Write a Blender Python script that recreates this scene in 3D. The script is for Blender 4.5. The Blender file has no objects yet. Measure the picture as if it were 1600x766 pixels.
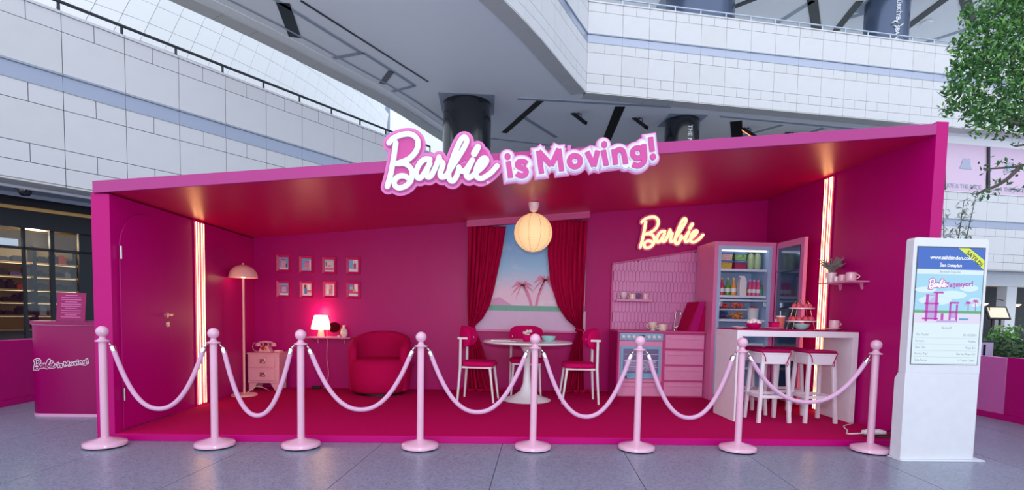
import bpy, math, random
from mathutils import Vector, Matrix, Euler
random.seed(7)
R = math.radians
PI = math.pi
scn = bpy.context.scene
COL = scn.collection

# ------------------------------------------------------------------ camera, sky, exposure
cd = bpy.data.cameras.new('camera')
cam = bpy.data.objects.new('camera', cd)
COL.objects.link(cam)
cam.location = (0, 0, 1.18)
cam.rotation_euler = (R(86.432), R(-1.1435), R(-2.8237))
cd.sensor_width = 36
cd.lens = 36 * 850 / 1600
cd.shift_y = 157 / 1600
cd.clip_end = 300
scn.camera = cam

world = bpy.data.worlds.new('overcast_sky')
scn.world = world
world.use_nodes = True
wb = world.node_tree.nodes['Background']
wb.inputs[0].default_value = (0.70, 0.83, 1.0, 1)
wb.inputs[1].default_value = .95

sd = bpy.data.lights.new('soft_sun', 'SUN')
sd.energy = 2.1
sd.angle = R(130)
sd.color = (1.0, 0.97, 0.96)
sun = bpy.data.objects.new('soft_sun', sd)
COL.objects.link(sun)
sun.rotation_euler = (R(72), 0, R(-12))

# the photographer's flash: the photo shows its hard shadows behind the lantern and the table
fl = bpy.data.lights.new('camera_flash', 'POINT')
fl.energy = 240
fl.color = (1.0, 0.97, 1.0)
fl.shadow_soft_size = .05
flash = bpy.data.objects.new('camera_flash', fl)
COL.objects.link(flash)
flash.location = (-.04, -.05, 1.42)

vs = scn.view_settings
vs.view_transform = 'Standard'
vs.look = 'None'
vs.gamma = 1
vs.use_curve_mapping = False
vs.exposure = 0.0

# ------------------------------------------------------------------ materials
def lin(h):
    h = h.lstrip('#')
    c = [int(h[i:i + 2], 16) / 255 for i in (0, 2, 4)]
    return tuple(x / 12.92 if x <= .04045 else ((x + .055) / 1.055) ** 2.4 for x in c) + (1,)

MATS = {}
def mat(name, hexc, rough=.5, metal=0, var=.06, scale=12, bump=0, emit=0, coat=0, spec=.5, sheen=0, hex2=None):
    if name in MATS: return MATS[name]
    m = bpy.data.materials.new(name); m.use_nodes = True
    nt = m.node_tree; b = nt.nodes['Principled BSDF']
    c = lin(hexc)
    tc = nt.nodes.new('ShaderNodeTexCoord')
    nz = nt.nodes.new('ShaderNodeTexNoise'); nz.inputs['Scale'].default_value = scale; nz.inputs['Detail'].default_value = 3
    nt.links.new(tc.outputs['Object'], nz.inputs['Vector'])
    mx = nt.nodes.new('ShaderNodeMix'); mx.data_type = 'RGBA'
    c2 = lin(hex2) if hex2 else tuple(min(1, x * (1 + var)) for x in c[:3]) + (1,)
    c1 = c if hex2 else tuple(x * (1 - var) for x in c[:3]) + (1,)
    mx.inputs[6].default_value = c1; mx.inputs[7].default_value = c2
    nt.links.new(nz.outputs['Fac'], mx.inputs[0])
    nt.links.new(mx.outputs[2], b.inputs['Base Color'])
    b.inputs['Roughness'].default_value = rough
    b.inputs['Metallic'].default_value = metal
    b.inputs['Specular IOR Level'].default_value = spec
    b.inputs['Coat Weight'].default_value = coat
    b.inputs['Coat Roughness'].default_value = .15
    if sheen: b.inputs['Sheen Weight'].default_value = sheen
    if emit:
        nt.links.new(mx.outputs[2], b.inputs['Emission Color'])
        b.inputs['Emission Strength'].default_value = emit
    if bump:
        bp = nt.nodes.new('ShaderNodeBump'); bp.inputs['Strength'].default_value = bump; bp.inputs['Distance'].default_value = .01
        n2 = nt.nodes.new('ShaderNodeTexNoise'); n2.inputs['Scale'].default_value = scale * 8
        nt.links.new(tc.outputs['Object'], n2.inputs['Vector'])
        nt.links.new(n2.outputs['Fac'], bp.inputs['Height']); nt.links.new(bp.outputs[0], b.inputs['Normal'])
    MATS[name] = m
    return m

def glass_mat(name, tint, gloss=.12):
    m = bpy.data.materials.new(name); m.use_nodes = True
    nt = m.node_tree; nt.nodes.clear()
    o = nt.nodes.new('ShaderNodeOutputMaterial'); t = nt.nodes.new('ShaderNodeBsdfTransparent'); g = nt.nodes.new('ShaderNodeBsdfGlossy')
    x = nt.nodes.new('ShaderNodeMixShader'); x.inputs[0].default_value = gloss
    t.inputs[0].default_value = lin(tint); g.inputs['Roughness'].default_value = .03
    nt.links.new(t.outputs[0], x.inputs[1]); nt.links.new(g.outputs[0], x.inputs[2]); nt.links.new(x.outputs[0], o.inputs[0])
    MATS[name] = m
    return m

def floor_mat():
    m = bpy.data.materials.new('terrazzo'); m.use_nodes = True
    nt = m.node_tree; b = nt.nodes['Principled BSDF']
    tc = nt.nodes.new('ShaderNodeTexCoord')
    vo = nt.nodes.new('ShaderNodeTexVoronoi'); vo.inputs['Scale'].default_value = 85
    rp = nt.nodes.new('ShaderNodeValToRGB')
    rp.color_ramp.elements[0].position = .0; rp.color_ramp.elements[0].color = lin('6c738c')
    rp.color_ramp.elements[1].position = .9; rp.color_ramp.elements[1].color = lin('8f95ac')
    e = rp.color_ramp.elements.new(.35); e.color = lin('81879d')
    nt.links.new(tc.outputs['Object'], vo.inputs['Vector'])
    sp = nt.nodes.new('ShaderNodeSeparateColor'); nt.links.new(vo.outputs['Color'], sp.inputs[0]); nt.links.new(sp.outputs[0], rp.inputs[0])
    nz = nt.nodes.new('ShaderNodeTexNoise'); nz.inputs['Scale'].default_value = 1.3
    nt.links.new(tc.outputs['Object'], nz.inputs['Vector'])
    mx = nt.nodes.new('ShaderNodeMix'); mx.data_type = 'RGBA'; mx.blend_type = 'MULTIPLY'; mx.inputs[0].default_value = .18
    nt.links.new(rp.outputs[0], mx.inputs[6]); nt.links.new(nz.outputs['Fac'], mx.inputs[7]); nt.links.new(mx.outputs[2], b.inputs['Base Color'])
    b.inputs['Roughness'].default_value = .3
    MATS['terrazzo'] = m
    return m

def sky_print_mat():
    m = bpy.data.materials.new('sky_print'); m.use_nodes = True
    nt = m.node_tree; b = nt.nodes['Principled BSDF']
    tc = nt.nodes.new('ShaderNodeTexCoord'); sx = nt.nodes.new('ShaderNodeSeparateXYZ'); nt.links.new(tc.outputs['Generated'], sx.inputs[0])
    rp = nt.nodes.new('ShaderNodeValToRGB'); el = rp.color_ramp.elements
    el[0].position = .2; el[0].color = lin('efd2e6'); el[1].position = 1; el[1].color = lin('3ea8f0')
    e = el.new(.45); e.color = lin('a4d6f4')
    nt.links.new(sx.outputs[2], rp.inputs[0])
    mp = nt.nodes.new('ShaderNodeMapping'); mp.inputs['Scale'].default_value = (2.2, 1, 5); nt.links.new(tc.outputs['Object'], mp.inputs[0])
    nz = nt.nodes.new('ShaderNodeTexNoise'); nz.inputs['Scale'].default_value = 1.3; nz.inputs['Detail'].default_value = 5; nt.links.new(mp.outputs[0], nz.inputs['Vector'])
    r2 = nt.nodes.new('ShaderNodeValToRGB'); r2.color_ramp.elements[0].position = .56; r2.color_ramp.elements[1].position = .78
    nt.links.new(nz.outputs['Fac'], r2.inputs[0])
    mx = nt.nodes.new('ShaderNodeMix'); mx.data_type = 'RGBA'; mx.inputs[7].default_value = lin('eef2f8')
    nt.links.new(r2.outputs[0], mx.inputs[0]); nt.links.new(rp.outputs[0], mx.inputs[6]); nt.links.new(mx.outputs[2], b.inputs['Base Color'])
    b.inputs['Roughness'].default_value = .5
    MATS['sky_print'] = m
    return m

floor_mat(); sky_print_mat()
M = lambda n: MATS[n]
mat('pink_paint', 'b60072', .38, scale=3, var=.04, bump=.03, spec=.22)
mat('pink_ceiling', 'cc005a', .34, scale=3, var=.04, spec=.55)
mat('pink_carpet', 'bc0058', .95, scale=40, var=.15, bump=.4, spec=.1)
mat('pink_fascia', 'a6287c', .42, scale=3, var=.03)
mat('pink_mid', 'de7cb4', .4)
mat('pink_unit', 'cf4f93', .42)
mat('pink_front', 'e896c4', .4)
mat('pink_tile', 'e08cc4', .28, var=.1, scale=5)
mat('pink_grout', '8e3a72', .7)
mat('pink_post', 'dcaac6', .22, coat=.5)
mat('pink_rope', 'd9a8cc', .85, bump=.4, scale=60)
mat('pink_lamp', 'efb6b4', .3)
mat('pink_stand', 'eda6b8', .35, coat=.3)
mat('velvet', 'b8004e', .85, spec=.15, bump=.15, scale=40)
mat('velvet_seat', 'cc0064', .8, spec=.15, bump=.1, scale=40)
mat('curtain', 'b40046', .8, spec=.15, bump=.1, scale=30)
mat('cushion', 'ac0458', .8, spec=.2)
mat('white_paint', 'e9e8ee', .35)
mat('white_bar', 'ece4f0', .35)
mat('lav_panel', 'd9bcd6', .45)
mat('chrome', 'd8d8da', .12, metal=1, var=.02)
mat('steel', 'b9c3d2', .3, metal=.9, var=.04)
mat('gold', 'd9a86a', .25, metal=1)
mat('black', '0c0d12', .4)
mat('black_gloss', '12161f', .16, var=.1, coat=.6)
mat('charcoal', '2a2e38', .5)
mat('stone', 'd9dade', .55, scale=2.2, var=.05, bump=.05)
mat('stone_warm', 'd6d7da', .55, scale=2.2, var=.06)
mat('stone_grey', 'd0cfcd', .6, scale=2.2, var=.06)
mat('joint', '5a6070', .8)
mat('white_clad', 'fafbfc', .4, var=.015, scale=3)
mat('clad_joint', '9ba6b8', .8)
mat('soffit', 'f8fafd', .6, var=.02, scale=1)
mat('soffit_groove', 'a4aebc', .7)
mat('band_metal', 'b0b8ce', .25, metal=.35, var=.05, scale=1.5)
mat('mint', 'a5dfdc', .25)
mat('porcelain', 'f2dde4', .25, coat=.3)
mat('porcelain_pink', 'efc0d0', .25, coat=.3)
mat('porcelain_cream', 'f2dfd2', .25, coat=.3)
mat('led', 'ffcc88', .5, emit=6, var=.01)
mat('neon', 'ffdca0', .5, emit=1.3, var=.01)
mat('lamp_glow', 'ffdca6', .5, emit=5, var=.01)
mat('paper_glow', 'f7d49c', .7, emit=.7, var=.03)
mat('paper_rib', 'd9b98c', .7)
mat('downlight', 'fff0d4', .5, emit=14)
mat('heater_glow', 'ff8a5a', .5, emit=2.2)
mat('sign_white', 'dde1e8', .35, var=.01)
mat('sign_lav', 'c8c4de', .4, var=.01)
mat('sign_pink', 'c44394', .4, var=.02)
mat('sign_rim', 'd070b4', .4, var=.02)
mat('sign_pale', 'dca2ca', .4, var=.02)
mat('fridge_blue', 'a8c2e6', .35)
mat('fridge_in', 'd2e0f4', .35)
mat('oven_blue', '86bede', .35)
mat('oven_dark', '7a6f9e', .2)
glass_mat('clear_glass', 'eef4f8', .06)
glass_mat('dark_glass', '27364e', .25)
glass_mat('shop_glass', 'cfd6dc', .07)
mat('wood_shelf', 'd9a45c', .5, scale=6, var=.15)
mat('shop_wall', 'b09468', .7)
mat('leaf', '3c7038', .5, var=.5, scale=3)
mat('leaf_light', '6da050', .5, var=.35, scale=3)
mat('leaf_grey', '8c9c92', .6, var=.3, scale=6)
mat('bark', '5a4f4c', .8)
mat('kiosk_white', 'd8dbe4', .3)

# ------------------------------------------------------------------ mesh helpers
class MB:
    def __init__(s): s.v = []; s.f = []; s.m = None
    def add(s, vs_, fs):
        o = len(s.v)
        if s.m is not None: vs_ = [s.m @ Vector(p) for p in vs_]
        s.v += [tuple(p) for p in vs_]; s.f += [tuple(i + o for i in f) for f in fs]
        return s
    def box(s, x0, x1, y0, y1, z0, z1):
        return s.add([(x0, y0, z0), (x1, y0, z0), (x1, y1, z0), (x0, y1, z0), (x0, y0, z1), (x1, y0, z1), (x1, y1, z1), (x0, y1, z1)],
                     [(0, 3, 2, 1), (4, 5, 6, 7), (0, 1, 5, 4), (1, 2, 6, 5), (2, 3, 7, 6), (3, 0, 4, 7)])
    def bar(s, a, b, w, d=None, up=(0, 0, 1)):
        a = Vector(a); b = Vector(b); d = d or w
        t = (b - a).normalized(); u = Vector(up)
        if abs(t.dot(u)) > .98: u = Vector((0, 1, 0))
        x = t.cross(u).normalized(); y = x.cross(t)
        vs_ = [p + x * sx * w / 2 + y * sy * d / 2 for p in (a, b) for sx, sy in ((-1, -1), (1, -1), (1, 1), (-1, 1))]
        return s.add(vs_, [(0, 3, 2, 1), (4, 5, 6, 7), (0, 1, 5, 4), (1, 2, 6, 5), (2, 3, 7, 6), (3, 0, 4, 7)])
    def lathe(s, prof, c=(0, 0, 0), n=24, sx=1, sy=1):
        vs_ = []; fs = []
        for r, z in prof:
            for k in range(n):
                a = 2 * PI * k / n
                vs_.append((c[0] + r * sx * math.cos(a), c[1] + r * sy * math.sin(a), c[2] + z))
        for i in range(len(prof) - 1):
            for k in range(n):
                k2 = (k + 1) % n
                fs.append((i * n + k, i * n + k2, (i + 1) * n + k2, (i + 1) * n + k))
        fs.append(tuple(range(n - 1, -1, -1))); fs.append(tuple(range((len(prof) - 1) * n, len(prof) * n)))
        return s.add(vs_, fs)
    def ball(s, c, r, n=16, rz=None):
        rz = rz or r; k = max(6, n // 2)
        return s.lathe([(max(1e-4, r * math.sin(PI * i / k)), -rz * math.cos(PI * i / k)) for i in range(k + 1)], c, n)
    def tube(s, pts, r, n=8, closed=False):
        pts = [Vector(p) for p in pts]; m = len(pts)
        rs = r if isinstance(r, (list, tuple)) else [r] * m
        vs_ = []; fs = []; u = None
        for i, p in enumerate(pts):
            if closed: t = pts[(i + 1) % m] - pts[i - 1]
            else: t = pts[min(i + 1, m - 1)] - pts[max(i - 1, 0)]
            if t.length < 1e-9: t = Vector((0, 0, 1))
            t.normalize()
            if u is None:
                u = Vector((0, 0, 1)) if abs(t.z) < .9 else Vector((0, 1, 0))
            u = (u - t * u.dot(t)).normalized(); w = t.cross(u)
            for k in range(n):
                a = 2 * PI * k / n
                vs_.append(p + (u * math.cos(a) + w * math.sin(a)) * rs[i])
        for i in range(m if closed else m - 1):
            j = (i + 1) % m
            for k in range(n):
                k2 = (k + 1) % n
                fs.append((i * n + k, i * n + k2, j * n + k2, j * n + k))
        if not closed:
            fs.append(tuple(range(n - 1, -1, -1))); fs.append(tuple(range((m - 1) * n, m * n)))
        return s.add(vs_, fs)
    def prism(s, poly, d0, d1, ax='y'):
        n = len(poly)
        if ax == 'y': f = lambda p, d: (p[0], d, p[1])
        elif ax == 'x': f = lambda p, d: (d, p[0], p[1])
        else: f = lambda p, d: (p[0], p[1], d)
        vs_ = [f(p, d0) for p in poly] + [f(p, d1) for p in poly]
        fs = [tuple(range(n)), tuple(range(2 * n - 1, n - 1, -1))]
        for i in range(n):
            j = (i + 1) % n
            fs.append((i, n + i, n + j, j))
        return s.add(vs_, fs)
    def ribbon(s, pts, w, d0, d1, cap='round', closed=False):
        # thick 2D stroke in the x-z plane, extruded from y=d0 (front) to y=d1
        n = len(pts); L = []; Rr = []
        P = [Vector(p) for p in pts]
        if cap == 'square' and not closed:
            P[0] = P[0] - (P[1] - P[0]).normalized() * w * .5 * SQ
            P[-1] = P[-1] + (P[-1] - P[-2]).normalized() * w * .5 * SQ
        for i in range(n):
            if closed: a = P[i - 1]; c = P[(i + 1) % n]
            else: a = P[max(i - 1, 0)]; c = P[min(i + 1, n - 1)]
            t1 = (P[i] - a); t2 = (c - P[i])
            if t1.length < 1e-9: t1 = t2
            if t2.length < 1e-9: t2 = t1
            t1 = t1.normalized(); t2 = t2.normalized(); t = (t1 + t2)
            t = t.normalized() if t.length > .3 else t1
            nn = Vector((-t.y, t.x)); k = max(.5, nn.dot(Vector((-t1.y, t1.x))))
            L.append(P[i] + nn * w / 2 / k); Rr.append(P[i] - nn * w / 2 / k)
        vs_ = []; fs = []
        for l, r in zip(L, Rr):
            vs_ += [(l.x, d0, l.y), (r.x, d0, r.y), (l.x, d1, l.y), (r.x, d1, r.y)]
        for i in range(n if closed else n - 1):
            a = 4 * i; b = 4 * ((i + 1) % n)
            fs += [(a, a + 1, b + 1, b), (a + 2, b + 2, b + 3, a + 3), (a, b, b + 2, a + 2), (a + 1, a + 3, b + 3, b + 1)]
        if not closed: fs += [(0, 2, 3, 1), (4 * n - 4, 4 * n - 3, 4 * n - 1, 4 * n - 2)]
        s.add(vs_, fs)
        if cap == 'round' and not closed:
            for q in (P[0], P[-1]): s.prism([(q.x + w / 2 * math.cos(2 * PI * k / 18), q.y + w / 2 * math.sin(2 * PI * k / 18)) for k in range(18)], d0, d1)
        return s
    def mesh(s, name, smooth=None):
        me = bpy.data.meshes.new(name); me.from_pydata([tuple(p) for p in s.v], [], s.f); me.validate(); me.update()
        if smooth:
            for p in me.polygons: p.use_smooth = True
            me.set_sharp_from_angle(angle=R(smooth))
        return me
    def build(s, name, m, parent=None, smooth=None, bevel=0, world=True, solid=0):
        if parent is not None and world:
            off = Vector((0, 0, 0)); q = parent
            while q is not None: off += q.location; q = q.parent
            s.v = [(p[0] - off.x, p[1] - off.y, p[2] - off.z) for p in s.v]
        o = bpy.data.objects.new(name, s.mesh(name, smooth)); COL.objects.link(o)
        o.data.materials.append(MATS[m] if isinstance(m, str) else m)
        if parent is not None: o.parent = parent
        if solid:
            md = o.modifiers.new('solid', 'SOLIDIFY'); md.thickness = solid
        if bevel:
            md = o.modifiers.new('bevel', 'BEVEL'); md.width = bevel; md.segments = 2; md.limit_method = 'ANGLE'; md.angle_limit = R(40)
            for p in o.data.polygons: p.use_smooth = True
            o.data.set_sharp_from_angle(angle=R(35))
        return o
SQ = 1.0

def tag(o, label=None, cat=None, group=None, kind=None):
    if label: o['label'] = label
    if cat: o['category'] = cat
    if group: o['group'] = group
    if kind: o['kind'] = kind
    return o
def thing(name, label, cat, loc=(0, 0, 0), rz=0, group=None):
    o = bpy.data.objects.new(name, None); COL.objects.link(o)
    o.location = loc; o.rotation_euler = (0, 0, rz); o.empty_display_size = .05
    return tag(o, label, cat, group)
def copy_tree(o, parent=None):
    c = o.copy(); COL.objects.link(c); c.parent = parent
    for ch in list(o.children): copy_tree(ch, c)
    return c
def piece(name, me, parent, loc, rz=0, m=None):
    o = bpy.data.objects.new(name, me); COL.objects.link(o); o.parent = parent; o.location = loc; o.rotation_euler = (0, 0, rz)
    return o
def struct(name, mb, m, **k):
    return tag(mb.build(name, m, **k), kind='structure')
def smooth_path(pts, k=6, closed=False):
    P = [Vector(p) for p in pts]; out = []; n = len(P)
    for i in range(n if closed else n - 1):
        p0 = P[i - 1] if (i > 0 or closed) else P[0] * 2 - P[1]
        p1 = P[i]; p2 = P[(i + 1) % n]
        p3 = P[(i + 2) % n] if (i + 2 < n or closed) else P[n - 1] * 2 - P[n - 2]
        for j in range(k):
            t = j / k
            out.append(.5 * ((2 * p1) + (p2 - p0) * t + (2 * p0 - 5 * p1 + 4 * p2 - p3) * t * t + (3 * p1 - p0 - 3 * p2 + p3) * t ** 3))
    if not closed: out.append(P[-1])
    return out
def text(name, s, size, m, parent, mtx, depth=.002, bold=0, align='CENTER', space=1.0):
    c = bpy.data.curves.new(name, 'FONT'); c.body = s; c.size = size; c.extrude = depth; c.offset = bold
    c.align_x = align; c.align_y = 'CENTER'; c.space_character = space; c.resolution_u = 3
    t = bpy.data.objects.new('tmp_text', c); COL.objects.link(t)
    dg = bpy.context.evaluated_depsgraph_get(); dg.update()
    me = bpy.data.meshes.new_from_object(t.evaluated_get(dg)); bpy.data.objects.remove(t); bpy.data.curves.remove(c)
    me.name = name
    me.transform(mtx)
    off = Vector((0, 0, 0)); q = parent
    while q is not None: off += q.location; q = q.parent
    me.transform(Matrix.Translation(-off))
    me.materials.clear(); me.materials.append(MATS[m])
    o = bpy.data.objects.new(name, me); COL.objects.link(o); o.parent = parent
    return o
def face_front(x, y, z, tilt=0, rz=0):   # text plane facing -Y
    return Matrix.Translation((x, y, z)) @ Matrix.Rotation(rz, 4, 'Z') @ Matrix.Rotation(R(90), 4, 'X') @ Matrix.Rotation(tilt, 4, 'Z')
def point_light(name, loc, e, color, parent=None, r=.04):
    l = bpy.data.lights.new(name, 'POINT'); l.energy = e; l.color = color; l.shadow_soft_size = r
    o = bpy.data.objects.new(name, l); COL.objects.link(o)
    if parent is not None:
        o.parent = parent; loc = Vector(loc) - parent.location
    o.location = loc
    return o

# ------------------------------------------------------------------ the mall: floor
FA = R(5.85)
FD = Vector((math.sin(FA), math.cos(FA))); FN = Vector((math.cos(FA), -math.sin(FA)))
flo = struct('floor', MB().box(-20, 34, -1.5, 40, -.12, -.012), 'joint')
w_ = 1.05
slab = MB().box(-w_ / 2 + .003, w_ / 2 - .003, -1.5, 40, -.08, 0).mesh('floor_slab'); slab.materials.append(M('terrazzo'))
for k in range(-17, 28):
    n_ = -.3137 + w_ * (k + .5)
    piece('floor_slab', slab, flo, (FN.x * n_, FN.y * n_, 0), -FA)

# ------------------------------------------------------------------ stone-clad balconies
ROWS = [(0, .35, 1), (.35, .72, 2), (.72, 1.53, 1), (1.53, 1.90, 2), (2.25, 3.10, 1), (3.10, 3.45, 2)]
PCACHE = {}
def panel_mesh(nm, w, h, t, m, g=.014, y0=0):
    k = (nm, round(w, 2), round(h, 2), m)
    if k not in PCACHE:
        me = MB().box(-w / 2 + g / 2, w / 2 - g / 2, y0, y0 + t, g / 2, h - g / 2).mesh(nm); me.materials.append(M(m)); PCACHE[k] = me
    return PCACHE[k]
def frame_at(p, q):
    d = Vector(q) - Vector(p)
    return Matrix.Translation((p[0], p[1], 0)) @ Matrix.Rotation(math.atan2(d.y, d.x), 4, 'Z'), d.length, math.atan2(d.y, d.x)
def balcony(name, pts, zb, rail='steel', face=True, strip=.62, stone='stone', railh=.24):
    b = MB()
    for p, q in zip(pts, pts[1:]):
        b.m, L, a = frame_at(p, q)
        b.box(-.02, L + .02, .03, .35, zb - .02, zb + 3.44)
    b.m = None
    w = struct(name, b, 'joint')
    led = MB(); cop = MB(); rl = []
    for p, q in zip(pts, pts[1:]):
        mt, L, a = frame_at(p, q)
        d = (Vector(q) - Vector(p)) / L
        led.m = mt; led.box(-.01, L + .01, -.03, .05, zb + 2.22, zb + 2.26); led.box(-.01, L + .01, -.012, .05, zb + 1.895, zb + 1.915)
        cop.m = mt; cop.box(-.01, L + .01, -.03, .38, zb + 3.45, zb + 3.5)
        if face:
            for z0, z1, n in ROWS:
                me = panel_mesh('stone_panel', L / n, z1 - z0, .05, stone if random.random() < .85 else 'stone_warm')
                for k in range(n):
                    c = Vector(p) + d * L * (k + .5) / n
                    piece('stone_panel', me, w, (c.x, c.y, zb + z0), a)
            c = Vector(p) + d * L / 2
            piece('metal_band', panel_mesh('metal_band', L, .33, .03, 'band_metal', .006, .01), w, (c.x, c.y, zb + 1.905), a)
        c = Vector(p) + d * L / 2
        if strip:
            k = ('soffit_panel', round(L, 2))
            if k not in PCACHE:
                me = MB().box(-L / 2 + .008, L / 2 - .008, 0, strip, -.04, -.005).mesh('soffit_panel'); me.materials.append(M('stone_grey')); PCACHE[k] = me
            piece('soffit_panel', PCACHE[k], w, (c.x, c.y, zb), a)
        nrm = Vector((-d.y, d.x))
        rp = Vector(p) + nrm * .12
        if rail:
            rl.append((rp.x, rp.y, zb + 3.5 + railh))
            MB().box(rp.x - .02, rp.x + .02, rp.y - .02, rp.y + .02, zb + 3.49, zb + 3.5 + railh).build('rail_post', rail, w)
    led.m = None; cop.m = None
    if face: led.build('ledge', 'charcoal' if stone == 'stone' and False else 'soffit_groove', w)
    cop.build('coping', 'stone', w)
    if rail: MB().tube(rl, .035, 8).build('handrail', rail, w, smooth=60)
    return w

LD = Vector((math.sin(R(36)), math.cos(R(36)))); LA = Vector((-9.339, 11.094))
lp = [tuple(LA + LD * (1.03 + 1.13 * k)) for k in range(-4, 12)]
balcony('wall_left', lp, 3.6, rail='charcoal')
RA = Vector((3.86, 22.03)); RDv = Vector((1, .1288)).normalized()
rp_ = [tuple(RA)] + [tuple(RA + RDv * (1.45 + 1.13 * k)) for k in range(0, 24)]
balcony('wall_right', rp_, 9.96)
cur = smooth_path([(-3.4, 10.6), (-1.6, 13.0), (.412, 15.94), (1.462, 17.65), (2.227, 19.04), (3.0, 20.5), (3.86, 22.03)], 20)
def resample(path, step):
    out = [path[0]]; acc = 0
    for p, q in zip(path, path[1:]):
        acc += (q - p).length
        if acc >= step: out.append(q); acc = 0
    return out
cur.reverse(); cr = resample(cur, 1.12); cr.reverse()
balcony('wall_bridge', [tuple(p) for p in cr], 9.96)
r1 = [tuple(RA + RDv * (1.45 + 1.13 * k)) for k in range(5, 24)]
balcony('wall_right_lower', r1, 3.6, rail=None)
lf = [(-1.75, 30.3), (-2.43, 28.9), (-4.585, 24.0), (-6.43, 20.9), (-7.48, 19.17), (-8.5, 17.7), (-8.96, 17.07), (-10.6, 15.0), (-12.6, 12.7)]
lf2 = [tuple(p) for p in resample(smooth_path([Vector(p) for p in lf], 12), 1.12)]
balcony('wall_bridge_left', lf2, 9.96, rail=None, face=False)

# bridge ceiling and its slots
def offs(path, d):
    out = []
    for i, p in enumerate(path):
        a = Vector(path[max(i - 1, 0)]); c = Vector(path[min(i + 1, len(path) - 1)]); t = (c - a).normalized()
        out.append((p[0] - t.y * d, p[1] + t.x * d))
    return out
ce = offs(lf2, .45) + offs([tuple(p) for p in cr], .45) + [tuple(RA + RDv * 28 + Vector((-.06, .45))), (32, 33), (-2.0, 33)]
cei = struct('ceiling', MB().prism(ce, 9.95, 10.2, 'z'), 'soffit')
def slot(a, b, w, m='black', z=9.955, par=cei, nm='ceiling_slot', h=.03):  # strip under the ceiling, its dark colour standing in for shade inside a recess
    MB().bar((a[0], a[1], z - h / 2 + .005), (b[0], b[1], z - h / 2 + .005), w, h).build(nm, m, par)
slot((2.16, 23.05), (.78, 27.33), .28); slot((1.58, 25.04), (3.41, 27.72), .22, 'soffit_groove')
slot((5.57, 23.4), (6.0, 27.9), .42); slot((11.15, 24.58), (12.2, 26.7), .5)
slot((11.0, 28.6), (13.43, 24.8), .22, 'soffit_groove'); slot((14.6, 27.4), (15.5, 25.0), .25, 'soffit_groove')
slot((-5.98, 16.6), (-6.32, 18.6), .38); slot((-4.16, 22.02), (-3.59, 20.83), .22)
slot((-5.42, 16.44), (-2.34, 21.66), .07, 'charcoal', nm='ceiling_groove')
slot((-6.5, 15.8), (-4.43, 19.43), .14, 'soffit_groove', nm='ceiling_groove'); slot((-5.47, 19.99), (-4.33, 19.46), .2, 'soffit_groove', nm='ceiling_groove')
slot((-4.33, 19.46), (-3.5, 20.95), .14, 'soffit_groove', nm='ceiling_groove'); slot((-3.88, 22.73), (-2.9, 22.07), .18, 'soffit_groove', nm='ceiling_groove')
slot((-3.5, 20.95), (-2.9, 22.07), .14, 'soffit_groove', nm='ceiling_groove')
g1 = offs(lf2, 1.02); g2 = offs(lf2, 1.5)
for gg, w, mm in ((g1, .16, 'white_clad'), (g2, .08, 'soffit_groove')):
    b = MB()
    for p, q in zip(gg, gg[1:]): b.bar((p[0], p[1], 9.95), (q[0], q[1], 9.95), w, .05)
    b.build('ceiling_trim', mm, cei)
b = MB()
for p, q in (((1.2, 22.95), (7.7, 23.2)), ((10.2, 24.05), (24, 25.9)), ((0, 28.2), (8, 30.2))): b.bar((p[0], p[1], 9.95), (q[0], q[1], 9.95), .18, .05)
b.build('ceiling_trim', 'soffit_groove', cei)

# upper storey ceiling, its slots and end wall
up = struct('ceiling_upper', MB().box(2, 40, 24.6, 44, 16.3, 16.6), 'soffit')
for a, b_, w, m_ in (((15.2, 26.0), (17.24, 28.9), .45, 'black'), ((17.6, 26.1), (18.3, 29.2), .35, 'black'), ((14.6, 28.9), (15.4, 26.2), .25, 'soffit_groove'),
                     ((18.09, 27.5), (19.6, 26.0), .22, 'soffit_groove'), ((21.6, 28.4), (21.4, 25.6), .4, 'black'), ((22.8, 31), (25, 27.6), .25, 'soffit_groove'), ((11.8, 27.2), (13.2, 25.6), .3, 'charcoal'), ((22.2, 25.4), (24.6, 27.6), .45, 'black')):
    slot(a, b_, w, m_, 16.295, up)
struct('wall_upper', MB().box(2, 40, 44, 44.3, 9.9, 16.6), 'soffit')

# white curved cladding of the storeys behind on the left
wp = [Vector(p) for p in ((-27.0, 22.2), (-22.2, 26.2), (-18.6, 29.8), (-16.64, 32.35), (-15.25, 34.54), (-13.77, 37.5), (-12.58, 40.8), (-11.44, 44.9), (-10.3, 50), (-9.6, 56))]
wpath = [tuple(p) for p in resample(smooth_path(wp, 24), 1.16)]
b = MB()
for p, q in zip(wpath, wpath[1:]):
    b.m, L, a = frame_at(p, q); b.box(-.03, L + .03, .04, .3, 2, 24)
b.m = None
wc = struct('wall_back_left', b, 'clad_joint')
sh = .42
fine = smooth_path(wp, 40); arc = [0]
for p, q in zip(fine, fine[1:]): arc.append(arc[-1] + (q - p).length)
def on_arc(s):
    for i in range(len(arc) - 1):
        if arc[i + 1] >= s: break
    d = (fine[i + 1] - fine[i]).normalized(); return fine[i] + d * (s - arc[i]), d
for zi in range(10):
    z0 = 10.65 + zi * 1.06
    for ki in range(int((arc[-1] - zi * sh) / 1.16) - 1):
        c, d = on_arc(.6 + ki * 1.16 + zi * sh); L = 1.16; a = math.atan2(d.y, d.x); k = ('clad', 1)
        if k not in PCACHE:
            g = .012
            me = MB().prism([(-L / 2 - sh / 2 + g, g), (L / 2 - sh / 2 - g, g), (L / 2 + sh / 2 - g, 1.06 - g), (-L / 2 + sh / 2 + g, 1.06 - g)], 0, .05).mesh('cladding_panel')
            me.materials.append(M('white_clad')); PCACHE[k] = me
        piece('cladding_panel', PCACHE[k], wc, (c.x, c.y, z0), a)
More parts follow.
